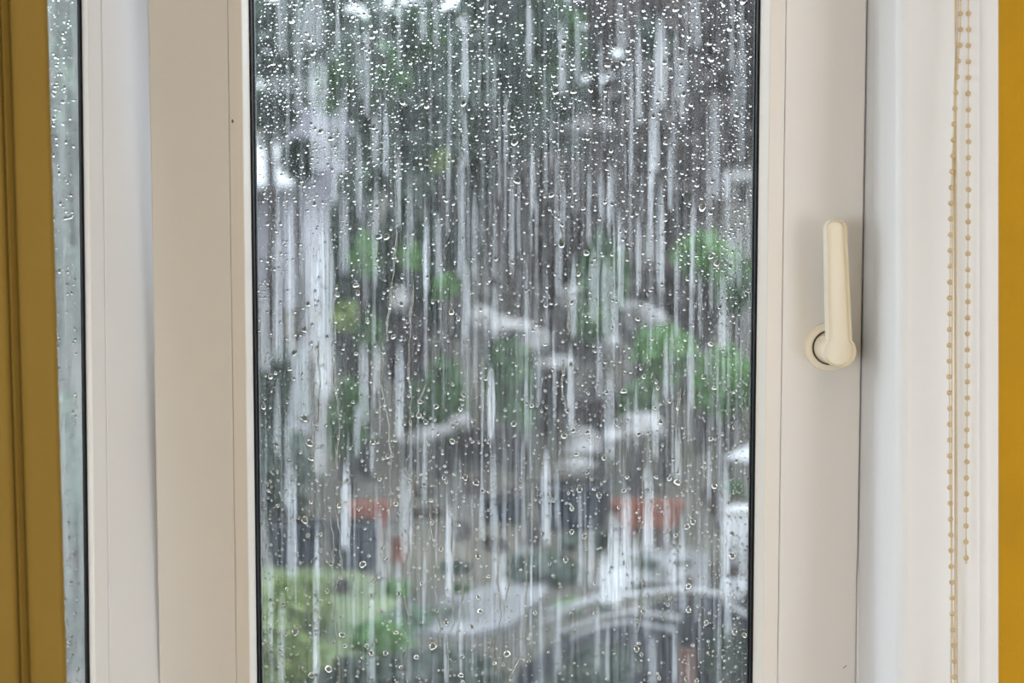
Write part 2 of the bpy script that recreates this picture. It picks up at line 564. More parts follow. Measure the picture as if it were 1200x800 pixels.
prism('wall_above_side_window', [(-0.40, 1.50), (-0.40, 1.62), (-0.87, 1.16), (-0.735, 1.03)], 2.12, 2.5, RENDER_OUT, kind='structure', label='wall above the side window', category='wall')


# ------------------------------------------------------------------ ochre curtain at the left
YC = 1.10
def curtain():
    zs = np.linspace(0.03, 2.48, 40)
    # plan profile as (offset from the leading edge in photo pixels, depth towards the room)
    prof = [(0, 0.004), (-0.6, 0.0005), (-2, 0.0), (-8, 0.0), (-20, 0.0005), (-32, 0.0010), (-40, 0.0016), (-43.0, 0.0032), (-44.2, 0.0048), (-45.2, 0.0030), (-46.4, -0.0015), (-48.0, -0.0035), (-49.8, -0.0030), (-50.6, 0.0005), (-51.2, 0.0030), (-52.2, 0.0005),
            (-53.5, -0.0040), (-57, -0.0060), (-66, -0.0060), (-90, -0.0030), (-110, 0.010), (-135, 0.022), (-160, 0.006), (-190, -0.012), (-225, 0.0), (-250, 0.008)]
    v, f = [], []
    n = len(prof)
    for z in zs:
        py = 400 - (z - ZC) / YC * F
        edge = 64.5 + (py - 400) * 23.0 / 800.0
        for d, dep in prof:
            px = edge + d * (1 + (400 - py) * 0.00004)
            v.append((X(px, YC), YC + dep, z))
    m = len(zs)
    nf = n * m
    v += [(x, y + 0.0016, z) for x, y, z in v]
    for j in range(m - 1):
        for i in range(n - 1):
            a = j * n + i
            f.append((a, a + n, a + n + 1, a + 1))
            f.append((nf + a, nf + a + 1, nf + a + n + 1, nf + a + n))
    for j in range(m - 1):
        a = j * n
        f.append((a, nf + a, nf + a + n, a + n))
        a = j * n + n - 1
        f.append((a, a + n, nf + a + n, nf + a))
    for i in range(n - 1):
        f.append((i, i + 1, nf + i + 1, nf + i))
        a = (m - 1) * n + i
        f.append((a, nf + a, nf + a + 1, a + 1))
    o = fix_normals(mesh_obj('curtain', v, f, OCHRE_CLOTH, label='ochre curtain panel with a narrow pleat covering part of the side window', category='curtain'))
    smooth_by_angle(o, 60)
curtain()


# ------------------------------------------------------------------ blind chains in front of the reveal
bead_me = None
def bead_mesh():
    bm = bmesh.new()
    bmesh.ops.create_uvsphere(bm, u_segments=10, v_segments=7, radius=0.00235)
    me = bpy.data.meshes.new('bead')
    bm.to_mesh(me)
    bm.free()
    me.polygons.foreach_set('use_smooth', [True] * len(me.polygons))
    me.materials.append(BEADM)
    return me


def interp(pts, y):
    ys = [p[1] for p in pts]
    return float(np.interp(y, ys, [p[0] for p in pts]))


def strand(path, Y, y0, y1, step, first, label, cordr=0.00055, ends=False):
    """path: (px, py) knots; beads every step pixels"""
    root = empty('blind_chain', Q(interp(path, y1), y1, Y), label=label, category='chain')
    org = Vector(root.location)
    pts = [Q(interp(path, y), y, Y) - org for y in np.linspace(y0, y1, 40)]
    tube('cord', pts, cordr, CORD, root, seg=6)
    y = first
    while y > y0:
        y -= step
    y += step
    while y < y1:
        b = bpy.data.objects.new('bead', bead_me)
        COL.objects.link(b)
        b.parent = root
        b.location = Q(interp(path, y) + random.uniform(-.3, .3), y, Y) - org
        y += step
    if ends:
        k = lathe('end_knot', [(0.0004, -0.006), (0.0011, -0.0052), (0.0009, -0.003), (0.0006, -0.002)], 8, CORD, root, axis='Z')
        k.location = Q(interp(path, y1), y1, Y) - org + Vector((0, 0, 0.002))
    return root


bead_me = bead_mesh()
YCH = 1.222
strand([(1136, -920), (1135, 0), (1134.5, 250), (1133.5, 450), (1132, 655)], YCH, -915, 655, 18.75, 16, 'short beaded chain ending part way down, nearest the ochre wall', ends=True)
long_chain = strand([(1131, -920), (1126, 0), (1125, 50), (1122, 85), (1119.5, 120), (1117, 165), (1115, 215), (1113.5, 300), (1112.5, 420), (1113, 560), (1114.5, 640), (1116, 730), (1118.5, 775), (1120, 860), (1120, 1500)],
       YCH + 0.004, -915, 1400, 18.5, 16, 'long beaded chain running past the bottom edge beside a plain cord')
def cord(path, Y, rad, label):
    org = Vector(long_chain.location)
    tube('plain_cord', [Q(a, b, Y) - org for a, b in path], rad, CORD, long_chain, seg=6, label=label)
cord([(1119.5, -915), (1119.5, 0), (1120, 100), (1120.5, 200), (1120.5, 400), (1121, 600), (1121.5, 800), (1121.5, 1400)], YCH + 0.008, 0.0008, 'plain cream cord hanging between the two beaded chains')
cord([(1122, -915), (1121.2, 0), (1118.5, 110), (1117.4, 190), (1116, 300), (1115.4, 420), (1115.5, 560), (1115, 700), (1114.5, 800), (1114.5, 1400)], YCH + 0.007, 0.0006, 'thin cream cord hanging close along the long beaded chain')
cord([(1123.8, -915), (1123.5, 0), (1121.5, 60), (1119.5, 140), (1118.5, 220), (1119, 420), (1118.9, 800), (1119, 1400)], YCH + 0.0105, 0.0005, 'thinnest cream cord, behind the plain cord')


# ------------------------------------------------------------------ rain on the glass
M1 = Matrix.Translation((0, 1.44, ZC)) @ Euler((math.radians(3.9), 0, 0)).to_matrix().to_4x4()
M2 = Matrix.Translation((-0.3697, 1.44, ZC)) @ Euler((math.radians(-1.2), 0, math.radians(50))).to_matrix().to_4x4()
PX = 1.444 / F
GX0, GX1 = SO[0] + 0.0985, SO[1] - 0.1047
GZ = 0.50

# thin streaky film over each pane
def film(name, x0, x1, z0, z1, w, mat, M, label):
    nx, nz = 14, 30
    v, f = [], []
    for j in range(nz + 1):
        for i in range(nx + 1):
            v.append((x0 + (x1 - x0) * i / nx, w + 0.00004 * math.sin(i * 1.7 + j * .9), z0 + (z1 - z0) * j / nz))
    for j in range(nz):
        for i in range(nx):
            a = j * (nx + 1) + i
            f.append((a, a + 1, a + nx + 2, a + nx + 1))
    o = mesh_obj(name, v, f, mat, smooth=True, kind='stuff', label=label, category='water')
    o.matrix_world = M
    return o
film('rain_film', GX0, GX1, -0.5, 0.5, 0.0043, FILM, M1, 'thin streaky sheet of rain water covering the main pane')
film('rain_film', SO2[0] + 0.0655, SO2[1] - 0.0655, -0.515, 0.515, 0.0183, FILM_SIDE, M2, 'thin milky sheet of rain water covering the side pane')


def streak_data(px, y0, y1, wid, strength, wobble=0.6, lean=None):
    """ribbon of thicker water; returns verts, faces, thickness"""
    n = max(6, int((y1 - y0) / 12))
    cols = 7
    lean = random.uniform(-0.006, 0.004) if lean is None else lean
    ph1, ph2 = random.uniform(0, 6), random.uniform(0, 6)
    prof = [random.uniform(0.65, 1.0) for _ in range(cols)]
    prof[0] = prof[-1] = 0.0
    prof[1] *= 0.7
    prof[-2] *= 0.7
    v, th = [], []
    for j in range(n + 1):
        s = j / n
        py = y0 + (y1 - y0) * s
        c = px + lean * (py - (y0 + y1) / 2) + wobble * (math.sin(py * 0.035 + ph1) * 0.7 + math.sin(py * 0.11 + ph2) * 0.35)
        w = wid * 1.12 * (0.62 + 0.38 * min(1, s * 3)) * (1 + 0.12 * math.sin(py * 0.06 + ph2))
        end = min(1, s / 0.22) ** 0.8 * min(1, (1 - s) / 0.10)
        for i in range(cols):
            k = i / (cols - 1) - 0.5
            u_, v_ = px_to_sash(c + k * w, py, 0.0046)
            v.append((u_, 0.0046 + 0.0006 * (1 - 4 * k * k) * min(1, wid / 8), v_))
            th.append(prof[i] * strength * end)
    f = []
    for j in range(n):
        for i in range(cols - 1):
            a = j * cols + i
            f.append((a, a + cols, a + cols + 1, a + 1))
    return v, f, th


def clip_streak(px, wid):
    return 302 + wid / 2 < px < 881 - wid / 2


def add_thickness(o, th):
    at = o.data.attributes.new('thickness', 'FLOAT', 'POINT')
    at.data.foreach_set('value', th)


def place_label(items, what):
    """a label for each (cx, cy, size): its rank by size within its part of the pane"""
    rows = ['top', 'upper', 'middle', 'lower', 'bottom']
    cols = ['left edge', 'left part', 'centre', 'right part', 'right edge']
    ords = ['', 'second ', 'third ', 'fourth ', 'fifth ', 'sixth ', 'seventh ', 'eighth ', 'ninth ', 'tenth ', 'eleventh ', 'twelfth ', 'thirteenth ', 'fourteenth ', 'fifteenth ', 'sixteenth ']
    cells = {}
    for i, (cx_, cy_, sz) in enumerate(items):
        k = (min(4, max(0, int(cy_ // 160))), min(4, max(0, int((cx_ - 300) // 116.5))))
        cells.setdefault(k, []).append((-sz, i))
    out = [None] * len(items)
    for (r, c), l in cells.items():
        for n_, (_, i) in enumerate(sorted(l)):
            out[i] = '%s%s, %s row, %s of the main pane' % (ords[n_], what, rows[r], cols[c])
    return out


STREAKS = [(330,-20,70,14,.7),(350,-20,130,12,.6),(368,-20,62,24,.85),(372,62,130,24,.7),(340,86,112,60,.45),(375,118,205,22,.75),(396,-20,60,7,.6),(430,30,140,10,.65),
 (448,-10,70,8,.5),(495,-20,52,10,.7),(510,-20,60,7,.6),(545,25,118,9,.9),(545,130,200,8,.75),(528,30,115,5,.5),(620,-15,82,7,.85),(659,22,114,11,.95),(677,8,98,8,.75),(704,40,120,6,.45),(727,-10,70,8,.6),(731,20,110,6,.5),
 (774,12,130,17,.9),(768,95,205,12,.85),(763,130,222,9,.7),(748,30,150,9,.6),(815,-20,62,15,.65),(793,30,122,7,.7),(799,60,150,8,.6),(838,100,238,14,.65),(851,196,236,10,.7),(870,-15,200,8,.5),(858,-20,90,8,.5),(862,70,140,8,.4),
 (340,225,430,11,.75),(364,225,430,24,.9),(381,235,470,22,1.0),(325,250,430,13,.75),(310,330,440,14,.7),(392,120,240,7,.5),(400,110,210,12,.5),(420,150,260,8,.5),(439,130,200,12,.6),(452,120,210,8,.7),
 (403,220,325,14,.6),(440,200,340,7,.6),(467,-5,85,6,.5),(467,175,270,7,.7),(482,210,300,5,.45),(500,255,345,9,.6),(514,245,330,9,.65),(525,130,280,6,.5),(541,165,330,10,.7),(546,300,402,10,.75),(556,220,330,7,.5),(580,330,402,9,.6),(580,240,330,6,.5),(600,180,330,5,.5),
 (593,105,192,6,.65),(608,200,300,5,.5),(625,165,255,6,.6),(640,150,240,5,.4),(660,200,290,7,.5),(690,195,290,7,.55),(705,200,260,8,.6),(715,190,265,9,.6),(726,242,300,6,.65),(728,255,365,8,.7),(748,246,345,7,.8),(762,190,310,9,.75),(774,205,345,11,.8),(785,160,250,6,.5),
 (812,225,345,8,.85),(811,335,405,7,.6),(847,318,415,10,.85),(793,290,400,6,.65),(821,316,400,6,.5),(866,250,342,8,.55),(858,262,340,6,.5),(672,295,400,8,.8),(695,285,382,12,.6),(712,295,400,14,.6),(721,335,405,9,.7),(655,245,350,8,.6),(629,230,300,5,.45),(617,320,400,5,.45),
 (352,395,512,26,.8),(376,400,562,15,.75),(342,535,682,13,.8),(336,480,600,8,.6),(405,538,648,12,1.25),(426,395,500,13,.65),(442,400,462,9,.65),(468,395,522,11,.75),(475,540,662,15,.65),(575,425,522,10,1.0),(578,520,622,9,.55),(527,588,702,11,.85),(581,590,692,9,.7),
 (591,480,640,6,.45),(640,522,642,12,.95),(652,540,620,7,.5),(613,500,640,6,.5),(617,440,525,6,.45),(669,398,512,8,.85),(715,430,542,11,.65),(720,598,716,17,1.0),(734,568,702,14,1.0),(759,542,647,14,1.05),(768,450,542,9,.8),(746,450,532,6,.55),(795,500,567,9,.8),
 (781,578,645,9,.7),(831,520,592,6,.55),(850,528,702,13,.85),(853,690,752,9,.6),(800,600,722,9,.55),(765,742,805,11,.65),(790,735,805,7,.65),(655,690,792,7,.55),(700,700,792,6,.55),(712,728,805,6,.6),(371,600,805,8,.65),(436,665,805,7,.6),(330,690,805,11,.5),(317,640,760,7,.5),
 (467,650,742,9,.55),(590,640,705,9,.6),(523,742,805,6,1.0),(810,395,482,9,.75),(449,650,720,7,.55),(445,590,680,7,.5),(418,470,540,8,.55),(498,500,590,6,.5),(565,560,640,7,.5),(680,560,690,7,.5),(692,600,690,7,.55),(708,640,715,12,.8),(745,620,690,9,.6),(788,640,690,8,.55),
 (325,440,540,9,.55),(310,560,660,7,.45),(436,500,560,7,.5),(497,640,740,5,.45),(540,700,790,6,.45),(612,690,780,6,.4),(870,610,700,8,.5),(632,400,480,6,.45),(650,410,500,5,.4),(702,400,470,8,.5),(780,395,470,7,.5),(828,400,450,6,.5)]
SLAB = place_label([(px, (max(a, 0) + min(b, 800)) / 2, w * (min(b, 800) - max(a, 0))) for px, a, b, w, s in STREAKS], 'largest pale rain streak')
for i, (px, a, b, w, s) in enumerate(STREAKS):
    if not clip_streak(px, w):
        px = min(max(px, 303 + w / 2), 880 - w / 2)
    vv, ff, th = streak_data(px, a, b, w, s)
    o = mesh_obj('rain_streak', vv, ff, STREAK, smooth=True, label=SLAB[i], category='water streak', group='pale rain streaks running down the main pane')
    add_thickness(o, th)
    o.matrix_world = M1
# the countless fainter runs between them
VV, FF, TT = [], [], []
for i in range(260):
    px = random.uniform(305, 879)
    a = random.uniform(-60, 760)
    b = a + random.uniform(40, 190)
    vv, ff, th = streak_data(px, a, b, random.uniform(2.2, 5.5), random.uniform(.15, .45), 0.4)
    off = len(VV)
    vv = [(x, y + 0.0002, z) for x, y, z in vv]
    VV += vv
    TT += th
    FF += [tuple(k + off for k in t) for t in ff]
o = mesh_obj('faint_rain_runs', VV, FF, STREAK, smooth=True, kind='stuff', label='countless faint thin water runs between the pale streaks', category='water')
add_thickness(o, TT)
o.matrix_world = M1

# winding rivulets: clear half round threads of water
RIV = [[(390,398),(391,440),(398,490),(394,540),(397,620),(400,665),(391,700),(395,760),(398,805)],
 [(372,398),(375,450),(371,505)],[(449,398),(446,450),(455,490),(458,530),(456,605)],[(480,398),(478,430),(482,470),(479,522)],[(499,448),(492,468),(488,502)],
 [(387,600),(391,640),(390,662)],[(480,545),(484,580),(480,600),(478,650),(472,682),(481,742),(474,770),(478,805)],[(503,590),(508,640),(511,690),(513,718)],
 [(530,600),(530,680),(532,730),(523,750),(525,805)],[(540,665),(543,700),(535,752)],[(585,610),(583,680),(588,722),(578,752),(582,792)],[(597,610),(598,672),(590,722)],
 [(617,640),(617,700),(614,762),(596,795)],[(750,645),(752,690),(748,742)],[(395,330),(391,362),(394,402)],[(463,170),(465,260),(463,300),(457,352),(452,402)],[(541,160),(543,182),(549,197)],
 [(657,200),(656,250),(659,284)],[(663,330),(666,370),(667,392)],[(479,560),(475,545),(480,532)],[(485,330),(481,370),(480,400)],[(723,750),(721,775)],[(797,455),(794,490)],[(512,720),(517,740),(511,760)],[(660,420),(659,460),(663,480)],[(792,500),(797,520),(795,565)],[(752,560),(756,590),(750,625),(747,648)],[(575,490),(571,510),(575,525)],[(457,330),(463,352),(470,360)]]
RLAB = place_label([(sum(p[0] for p in r) / len(r), sum(min(p[1], 800) for p in r) / len(r), r[-1][1] - r[0][1]) for r in RIV], 'longest thin winding trickle')
for ri, path in enumerate(RIV):
    pts = []
    pp = [Vector(p) for p in path]
    L = [0]
    for a, b in zip(pp, pp[1:]):
        L.append(L[-1] + (b - a).length)
    nn = max(4, int(L[-1] / 4))
    ph = random.uniform(0, 6)
    v, f = [], []
    for k in range(nn + 1):
        s = L[-1] * k / nn
        px = float(np.interp(s, L, [p.x for p in pp])) + 0.7 * math.sin(s * 0.16 + ph) + 0.4 * math.sin(s * 0.41 + ph)
        py = float(np.interp(s, L, [p.y for p in pp]))
        hw = (0.95 + 0.35 * math.sin(s * 0.09 + ph)) * PX * (min(1, (k + 0.6) / 2) * min(1, (nn - k + 0.6) / 2))
        u_, v_ = px_to_sash(px, py, 0.0045)
        for c in range(6):
            a = math.pi * c / 5
            v.append((u_ - hw * math.cos(a), 0.0056 + hw * 0.7 * math.sin(a), v_))
    for k in range(nn):
        for c in range(5):
            a = k * 6 + c
            f.append((a, a + 1, a + 7, a + 6))
        a = k * 6
        f.append((a + 5, a, a + 6, a + 11))
    f.append((0, 1, 2, 3, 4, 5)[::-1])
    f.append(tuple(nn * 6 + c for c in range(6)))
    o = fix_normals(mesh_obj('rivulet', v, f, WATER, label=RLAB[ri], category='rivulet', group='winding trickles on the main pane'))
    smooth_by_angle(o, 50)
    o.matrix_world = M1


# drops: bulging domes with a flat back on the glass
def drop_template(seg, rings):
    v = [(0.0, 0.0, 0.0)]
    for r in range(rings):
        a = math.pi / 2 * r / rings
        for k in range(seg):
            t = 2 * math.pi * k / seg
            v.append((math.cos(a) * math.cos(t), math.sin(a), math.cos(a) * math.sin(t)))
    v.append((0, 1, 0))
    top = len(v) - 1
    tri, sm = [], []
    for k in range(seg):
        k2 = (k + 1) % seg
        tri.append((0, 1 + k, 1 + k2)); sm.append(False)
        for r in range(rings - 1):
            a, b = 1 + r * seg + k, 1 + r * seg + k2
            c, d = 1 + (r + 1) * seg + k, 1 + (r + 1) * seg + k2
            tri.append((a, c, b)); sm.append(True)
            tri.append((b, c, d)); sm.append(True)
        a, b = 1 + (rings - 1) * seg + k, 1 + (rings - 1) * seg + k2
        tri.append((a, top, b)); sm.append(True)
    return np.array(v), np.array(tri), np.array(sm)


def shaped(tv, r, h, el, asym, ang):
    """one drop: heavier below, a little irregular"""
    x, y, z = tv[:, 0].copy(), tv[:, 1], tv[:, 2].copy()
    th = np.arctan2(z, x)
    k = 1 + 0.10 * np.sin(2 * th + ang) + 0.06 * np.sin(3 * th + 2 * ang)
    x2 = x * k * r * (1 - asym * 0.35 * z)
    z2 = z * k * r * el
    y2 = y * h * r * (1 - 0.22 * asym * z)
    return np.stack([x2, y2, z2], 1)


def build_drops(name, spots, w, M, tv, tri, sm, **props):
    vs, fs, ss = [], [], []
    off = 0
    for sp_ in spots:
        u_, v_, r = sp_[:3]
        hv_ = sp_[3] if len(sp_) > 3 else v_
        p = shaped(tv, r, (0.72 - 1.0 * max(-0.33, min(0.33, hv_))) * RNG.uniform(.85, 1.15), RNG.uniform(.9, 1.3), RNG.uniform(0, .7), RNG.uniform(0, 6.28))
        p += np.array([u_, w, v_])
        vs.append(p)
        fs.append(tri + off)
        ss.append(sm)
        off += len(tv)
    o = np_mesh(name, np.concatenate(vs), np.concatenate(fs), WATER, None, np.concatenate(ss), **props)
    o.matrix_world = M
    return o


cell = {}
def free(px, py, r):
    c = (int(px // 10), int(py // 10))
    for i in (-1, 0, 1):
        for j in (-1, 0, 1):
            for (a, b, s) in cell.get((c[0] + i, c[1] + j), ()):
                if (a - px) ** 2 + (b - py) ** 2 < (r + s) ** 2 * 1.1:
                    return False
    cell.setdefault(c, []).append((px, py, r))
    return True


big, small = [], []
# large drops that show plainly in the photograph
NOTED = [(603,166,4.2),(543,121,3.6),(570,121,3.4),(500,124,3.6),(763,78,3.8),(833,69,4),(736,58,3.6),(712,76,3.6),(651,107,4),(672,107,3.4),(620,87,3.6),(823,243,4.6),(658,285,4.4),(687,296,4),(601,167,4),(444,277,3.8),(453,277,3.8),(474,289,3),
 (417,334,3.8),(361,356,3.6),(357,386,3.8),(606,211,4),(646,228,3.6),(667,229,3),(529,365,3.8),(537,373,3),(840,308,4),(833,301,3.2),(833,403,3.6),(825,441,3.4),(731,458,3.6),(661,510,4),(672,504,3.4),(688,506,3.6),(602,496,3.6),(623,475,3),
 (708,536,3.6),(774,494,3.6),(794,565,4.6),(837,569,4),(679,573,4),(702,580,4),(670,623,3.2),(685,628,3.6),(663,655,3.6),(812,611,4),(805,617,3.6),(858,651,4.2),(807,687,3.6),(807,714,4),(861,740,4),(872,744,3.8),(746,760,4),(594,766,4),
 (346,740,4.6),(335,742,3.4),(385,784,4.4),(365,791,4.2),(357,609,4.2),(361,627,3.2),(425,661,4.2),(435,698,3.6),(401,744,4),(523,729,3.4),(563,716,3.8),(553,734,3.2),(507,757,4.6),(435,765,3.6),(488,770,3.6),(530,517,3.8),(545,559,3.6),(558,565,3.6),
 (511,476,3.4),(499,494,3.2),(437,517,3.8),(357,490,4.4),(345,413,3.6),(363,519,4.4),(317,441,3.6),(309,476,3.4),(340,432,3.2),(365,537,3.8),(398,592,3.6),(405,592,4),(540,791,4),(627,718,3.2),(560,651,3.4),(464,590,3.6),(407,563,3.2),
 (342,24,4),(367,62,3.6),(412,105,3.8),(438,149,3.2),(376,154,3.8),(388,162,3.6),(472,120,3.2),(436,43,3.6),(440,36,3.2),(466,29,3.4),(835,212,3.2),(855,33,3.6),(831,50,3.4),(863,134,3.4),(801,110,3.4),(810,122,3.2),(692,105,3.4),(660,56,3)]
for (px, py, r) in NOTED:
    if free(px, py, r):
        big.append((px, py, r * random.uniform(.86, 1.0)))
tries = 0
while len(big) < 300 and tries < 20000:
    tries += 1
    px, py = random.uniform(306, 878), random.uniform(-6, 806)
    r = random.uniform(2.1, 3.0)
    if free(px, py, r):
        big.append((px, py, r))
def density(px, py):
    d = 0.85
    if px > 815:
        d += 1.6 * min(1, (px - 815) / 45)
    if px < 345:
        d += 0.9 * (345 - px) / 45
    if py < 200:
        d += 0.4
    if 300 < px < 470 and py < 240:
        d += 0.5
    if py > 620 and 400 < px < 800:
        d -= 0.3
    return d / 2.4
tries = 0
while len(small) < 9000 and tries < 160000:
    tries += 1
    px, py = random.uniform(303, 880), random.uniform(-60, 860)
    if random.random() > density(px, py):
        continue
    r = 0.66 + 1.6 * random.random() ** 2.3
    if px > 830:
        r *= 0.9
    if free(px, py, r):
        small.append((px, py, r))

WD = 0.0054
tvb, trib, smb = drop_template(16, 5)
for px, py, r in big:
    u_, v_ = px_to_sash(px, py, WD)
    o = build_drops('raindrop', [(0, 0, r * PX, v_)], 0.0, Matrix.Identity(4), tvb, trib, smb,
                    label='one of the larger clear raindrops clinging to the main pane', category='raindrop', group='larger raindrops on the main pane')
    o.matrix_world = M1 @ Matrix.Translation((u_, WD, v_))
tvs, tris, sms = drop_template(10, 3)
sp = []
for px, py, r in small:
    u_, v_ = px_to_sash(px, py, WD)
    sp.append((u_, v_, r * PX))
build_drops('small_raindrops', sp, WD, M1, tvs, tris, sms, kind='stuff', label='thousands of tiny raindrops sprinkled over the main pane', category='raindrops')
# side pane
sp = []
for k in range(5200):
    u_ = random.uniform(SO2[0] + 0.36, SO2[1] - 0.0752)
    v_ = random.uniform(-0.5, 0.5)
    top = 0.5 + 0.5 * max(0, min(1, (v_ + 0.1) / 0.3))
    if random.random() > top:
        continue
    sp.append((u_, v_, (0.6 + 1.8 * random.random() ** 2.8) * PX))
build_drops('side_pane_raindrops', sp, 0.0186, M2, tvs, tris, sms, kind='stuff', label='small raindrops sprinkled over the side pane', category='raindrops')
# ------------------------------------------------------------------ the garden outside, out of focus
def gz(y):
    """height of the garden ground at distance y: gentle rise, then a steeper bank"""
    z = -0.6 + 0.05 * (y - 8)
    if y > 18:
        z += 0.20 * (y - 18)
    return z


def ground_at(px, py):
    """point of the ground seen at px, py"""
    q = (py - 400.0) / F
    lo, hi = 2.0, 120.0
    for _ in range(60):
        m = (lo + hi) / 2
        if ZC - q * m > gz(m):
            lo = m
        else:
            hi = m
    return Vector(((px - 600) / F * lo, lo, gz(lo)))


KG = 0.29      # darkens the garden colours to balance the raised sky strength
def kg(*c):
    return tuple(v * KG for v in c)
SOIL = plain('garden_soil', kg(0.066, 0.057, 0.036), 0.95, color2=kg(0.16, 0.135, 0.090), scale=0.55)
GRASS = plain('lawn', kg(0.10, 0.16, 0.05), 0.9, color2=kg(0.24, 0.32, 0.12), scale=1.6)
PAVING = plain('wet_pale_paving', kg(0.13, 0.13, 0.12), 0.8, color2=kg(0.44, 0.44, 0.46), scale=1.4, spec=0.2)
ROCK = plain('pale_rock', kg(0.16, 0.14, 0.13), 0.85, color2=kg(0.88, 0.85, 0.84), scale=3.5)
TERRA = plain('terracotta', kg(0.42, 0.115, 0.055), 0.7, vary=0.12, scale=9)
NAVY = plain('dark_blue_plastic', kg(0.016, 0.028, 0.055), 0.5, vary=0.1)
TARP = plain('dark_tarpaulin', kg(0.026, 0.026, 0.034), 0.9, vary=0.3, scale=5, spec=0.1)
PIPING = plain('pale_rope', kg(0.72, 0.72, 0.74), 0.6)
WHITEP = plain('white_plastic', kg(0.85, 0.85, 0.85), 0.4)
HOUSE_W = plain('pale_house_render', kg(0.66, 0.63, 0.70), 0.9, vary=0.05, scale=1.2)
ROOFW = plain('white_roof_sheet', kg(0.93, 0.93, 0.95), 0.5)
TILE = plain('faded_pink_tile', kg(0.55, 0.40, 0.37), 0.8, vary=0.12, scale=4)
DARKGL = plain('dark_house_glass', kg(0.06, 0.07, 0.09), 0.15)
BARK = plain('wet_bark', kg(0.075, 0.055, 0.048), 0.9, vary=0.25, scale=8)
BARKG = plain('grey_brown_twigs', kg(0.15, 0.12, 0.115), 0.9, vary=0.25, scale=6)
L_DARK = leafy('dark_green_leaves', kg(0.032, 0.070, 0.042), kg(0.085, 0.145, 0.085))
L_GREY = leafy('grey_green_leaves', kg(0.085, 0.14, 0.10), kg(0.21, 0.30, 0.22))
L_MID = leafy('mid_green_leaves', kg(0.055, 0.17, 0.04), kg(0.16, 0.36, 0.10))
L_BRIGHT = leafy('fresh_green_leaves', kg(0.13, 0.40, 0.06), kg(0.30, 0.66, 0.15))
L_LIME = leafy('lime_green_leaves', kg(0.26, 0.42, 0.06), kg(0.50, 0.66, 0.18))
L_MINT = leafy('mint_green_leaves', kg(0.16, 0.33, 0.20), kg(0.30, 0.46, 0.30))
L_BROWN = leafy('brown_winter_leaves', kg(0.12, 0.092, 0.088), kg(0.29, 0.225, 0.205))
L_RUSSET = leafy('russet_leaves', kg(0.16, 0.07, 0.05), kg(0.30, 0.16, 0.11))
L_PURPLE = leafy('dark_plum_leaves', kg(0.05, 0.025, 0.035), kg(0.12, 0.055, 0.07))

# ground
nx, ny = 60, 70
ys = np.concatenate([np.linspace(1.66, 18, 36), np.linspace(19, 75, 35)])
xs = np.linspace(-1, 1, nx + 1)
gv = []
for y in ys:
    for x in xs:
        X_ = x * (12 + y * 0.75)
        gv.append((X_, y, gz(y) + 0.05 * math.sin(X_ * 1.3 + y) * math.sin(y * 0.9) * (y > 9)))
gf = []
for j in range(len(ys) - 1):
    for i in range(nx):
        a = j * (nx + 1) + i
        gf.append((a, a + 1, a + nx + 2, a + nx + 1))
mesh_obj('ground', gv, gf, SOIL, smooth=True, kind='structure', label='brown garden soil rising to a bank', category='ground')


def leaf_cloud(name, mat, parent, rx, ry, rz, n, size, clumps=14, clump_r=0.36, hollow=0.45):
    """leaves gathered in clumps inside an ellipsoid about the local origin"""
    RNG = np.random.default_rng(sum(ord(ch) * (i + 1) for i, ch in enumerate(parent['label'] + name)))
    c = RNG.normal(size=(clumps, 3))
    c /= np.linalg.norm(c, axis=1)[:, None]
    c *= (hollow + (0.92 - hollow) * RNG.random((clumps, 1)))
    k = RNG.integers(0, clumps, n)
    p = c[k] + RNG.normal(size=(n, 3)) * clump_r * 0.55
    nn = np.linalg.norm(p, axis=1)
    p = p[nn < 1.12]
    n = len(p)
    p = p * np.array([rx, ry, rz])
    a = RNG.normal(size=(n, 3)); a /= np.linalg.norm(a, axis=1)[:, None]
    b = np.cross(a, RNG.normal(size=(n, 3))); b /= np.linalg.norm(b, axis=1)[:, None]
    s = size * RNG.uniform(.6, 1.4, (n, 1))
    q = np.stack([p - a * s, p + b * s * .45, p + a * s, p - b * s * .45], 1).reshape(-1, 3)
    return np_mesh(name, q, np.arange(4 * n).reshape(-1, 4), mat, parent)


def branches(root, h, spread, levels, r0, mat, name='branch', seed=0, up=0.55):
    rnd = random.Random(seed)
    V, Fs = [], []
    def grow(p, d, length, r, lev):
        pts, rr = [p], [r]
        for k in range(4):
            d = (d + Vector((rnd.uniform(-1, 1), rnd.uniform(-1, 1), rnd.uniform(-.4, .8))) * 0.16).normalized()
            p = p + d * length / 4
            pts.append(p); rr.append(r * (1 - 0.14 * (k + 1)))
        v, f = tube_data(pts, rr, 5)
        off = len(V)
        V.extend(v)
        Fs.extend([tuple(i + off for i in t) for t in f])
        if lev == 0:
            return
        for k in range(rnd.randint(3, 4)):
            i = rnd.randint(1, 4)
            nd = (d + Vector((rnd.uniform(-1, 1), rnd.uniform(-1, 1), rnd.uniform(-.3, 1) * up)) * spread).normalized()
            grow(pts[i], nd, length * rnd.uniform(.55, .75), rr[i] * .6, lev - 1)
    for k in range(5):
        a = rnd.uniform(0, 6.28)
        grow(Vector((0, 0, h * rnd.uniform(.25, .55))), Vector((math.cos(a) * spread, math.sin(a) * spread, 1)).normalized(), h * 0.42, r0 * .55, levels)
    return mesh_obj(name, V, Fs, mat, root, smooth=True)


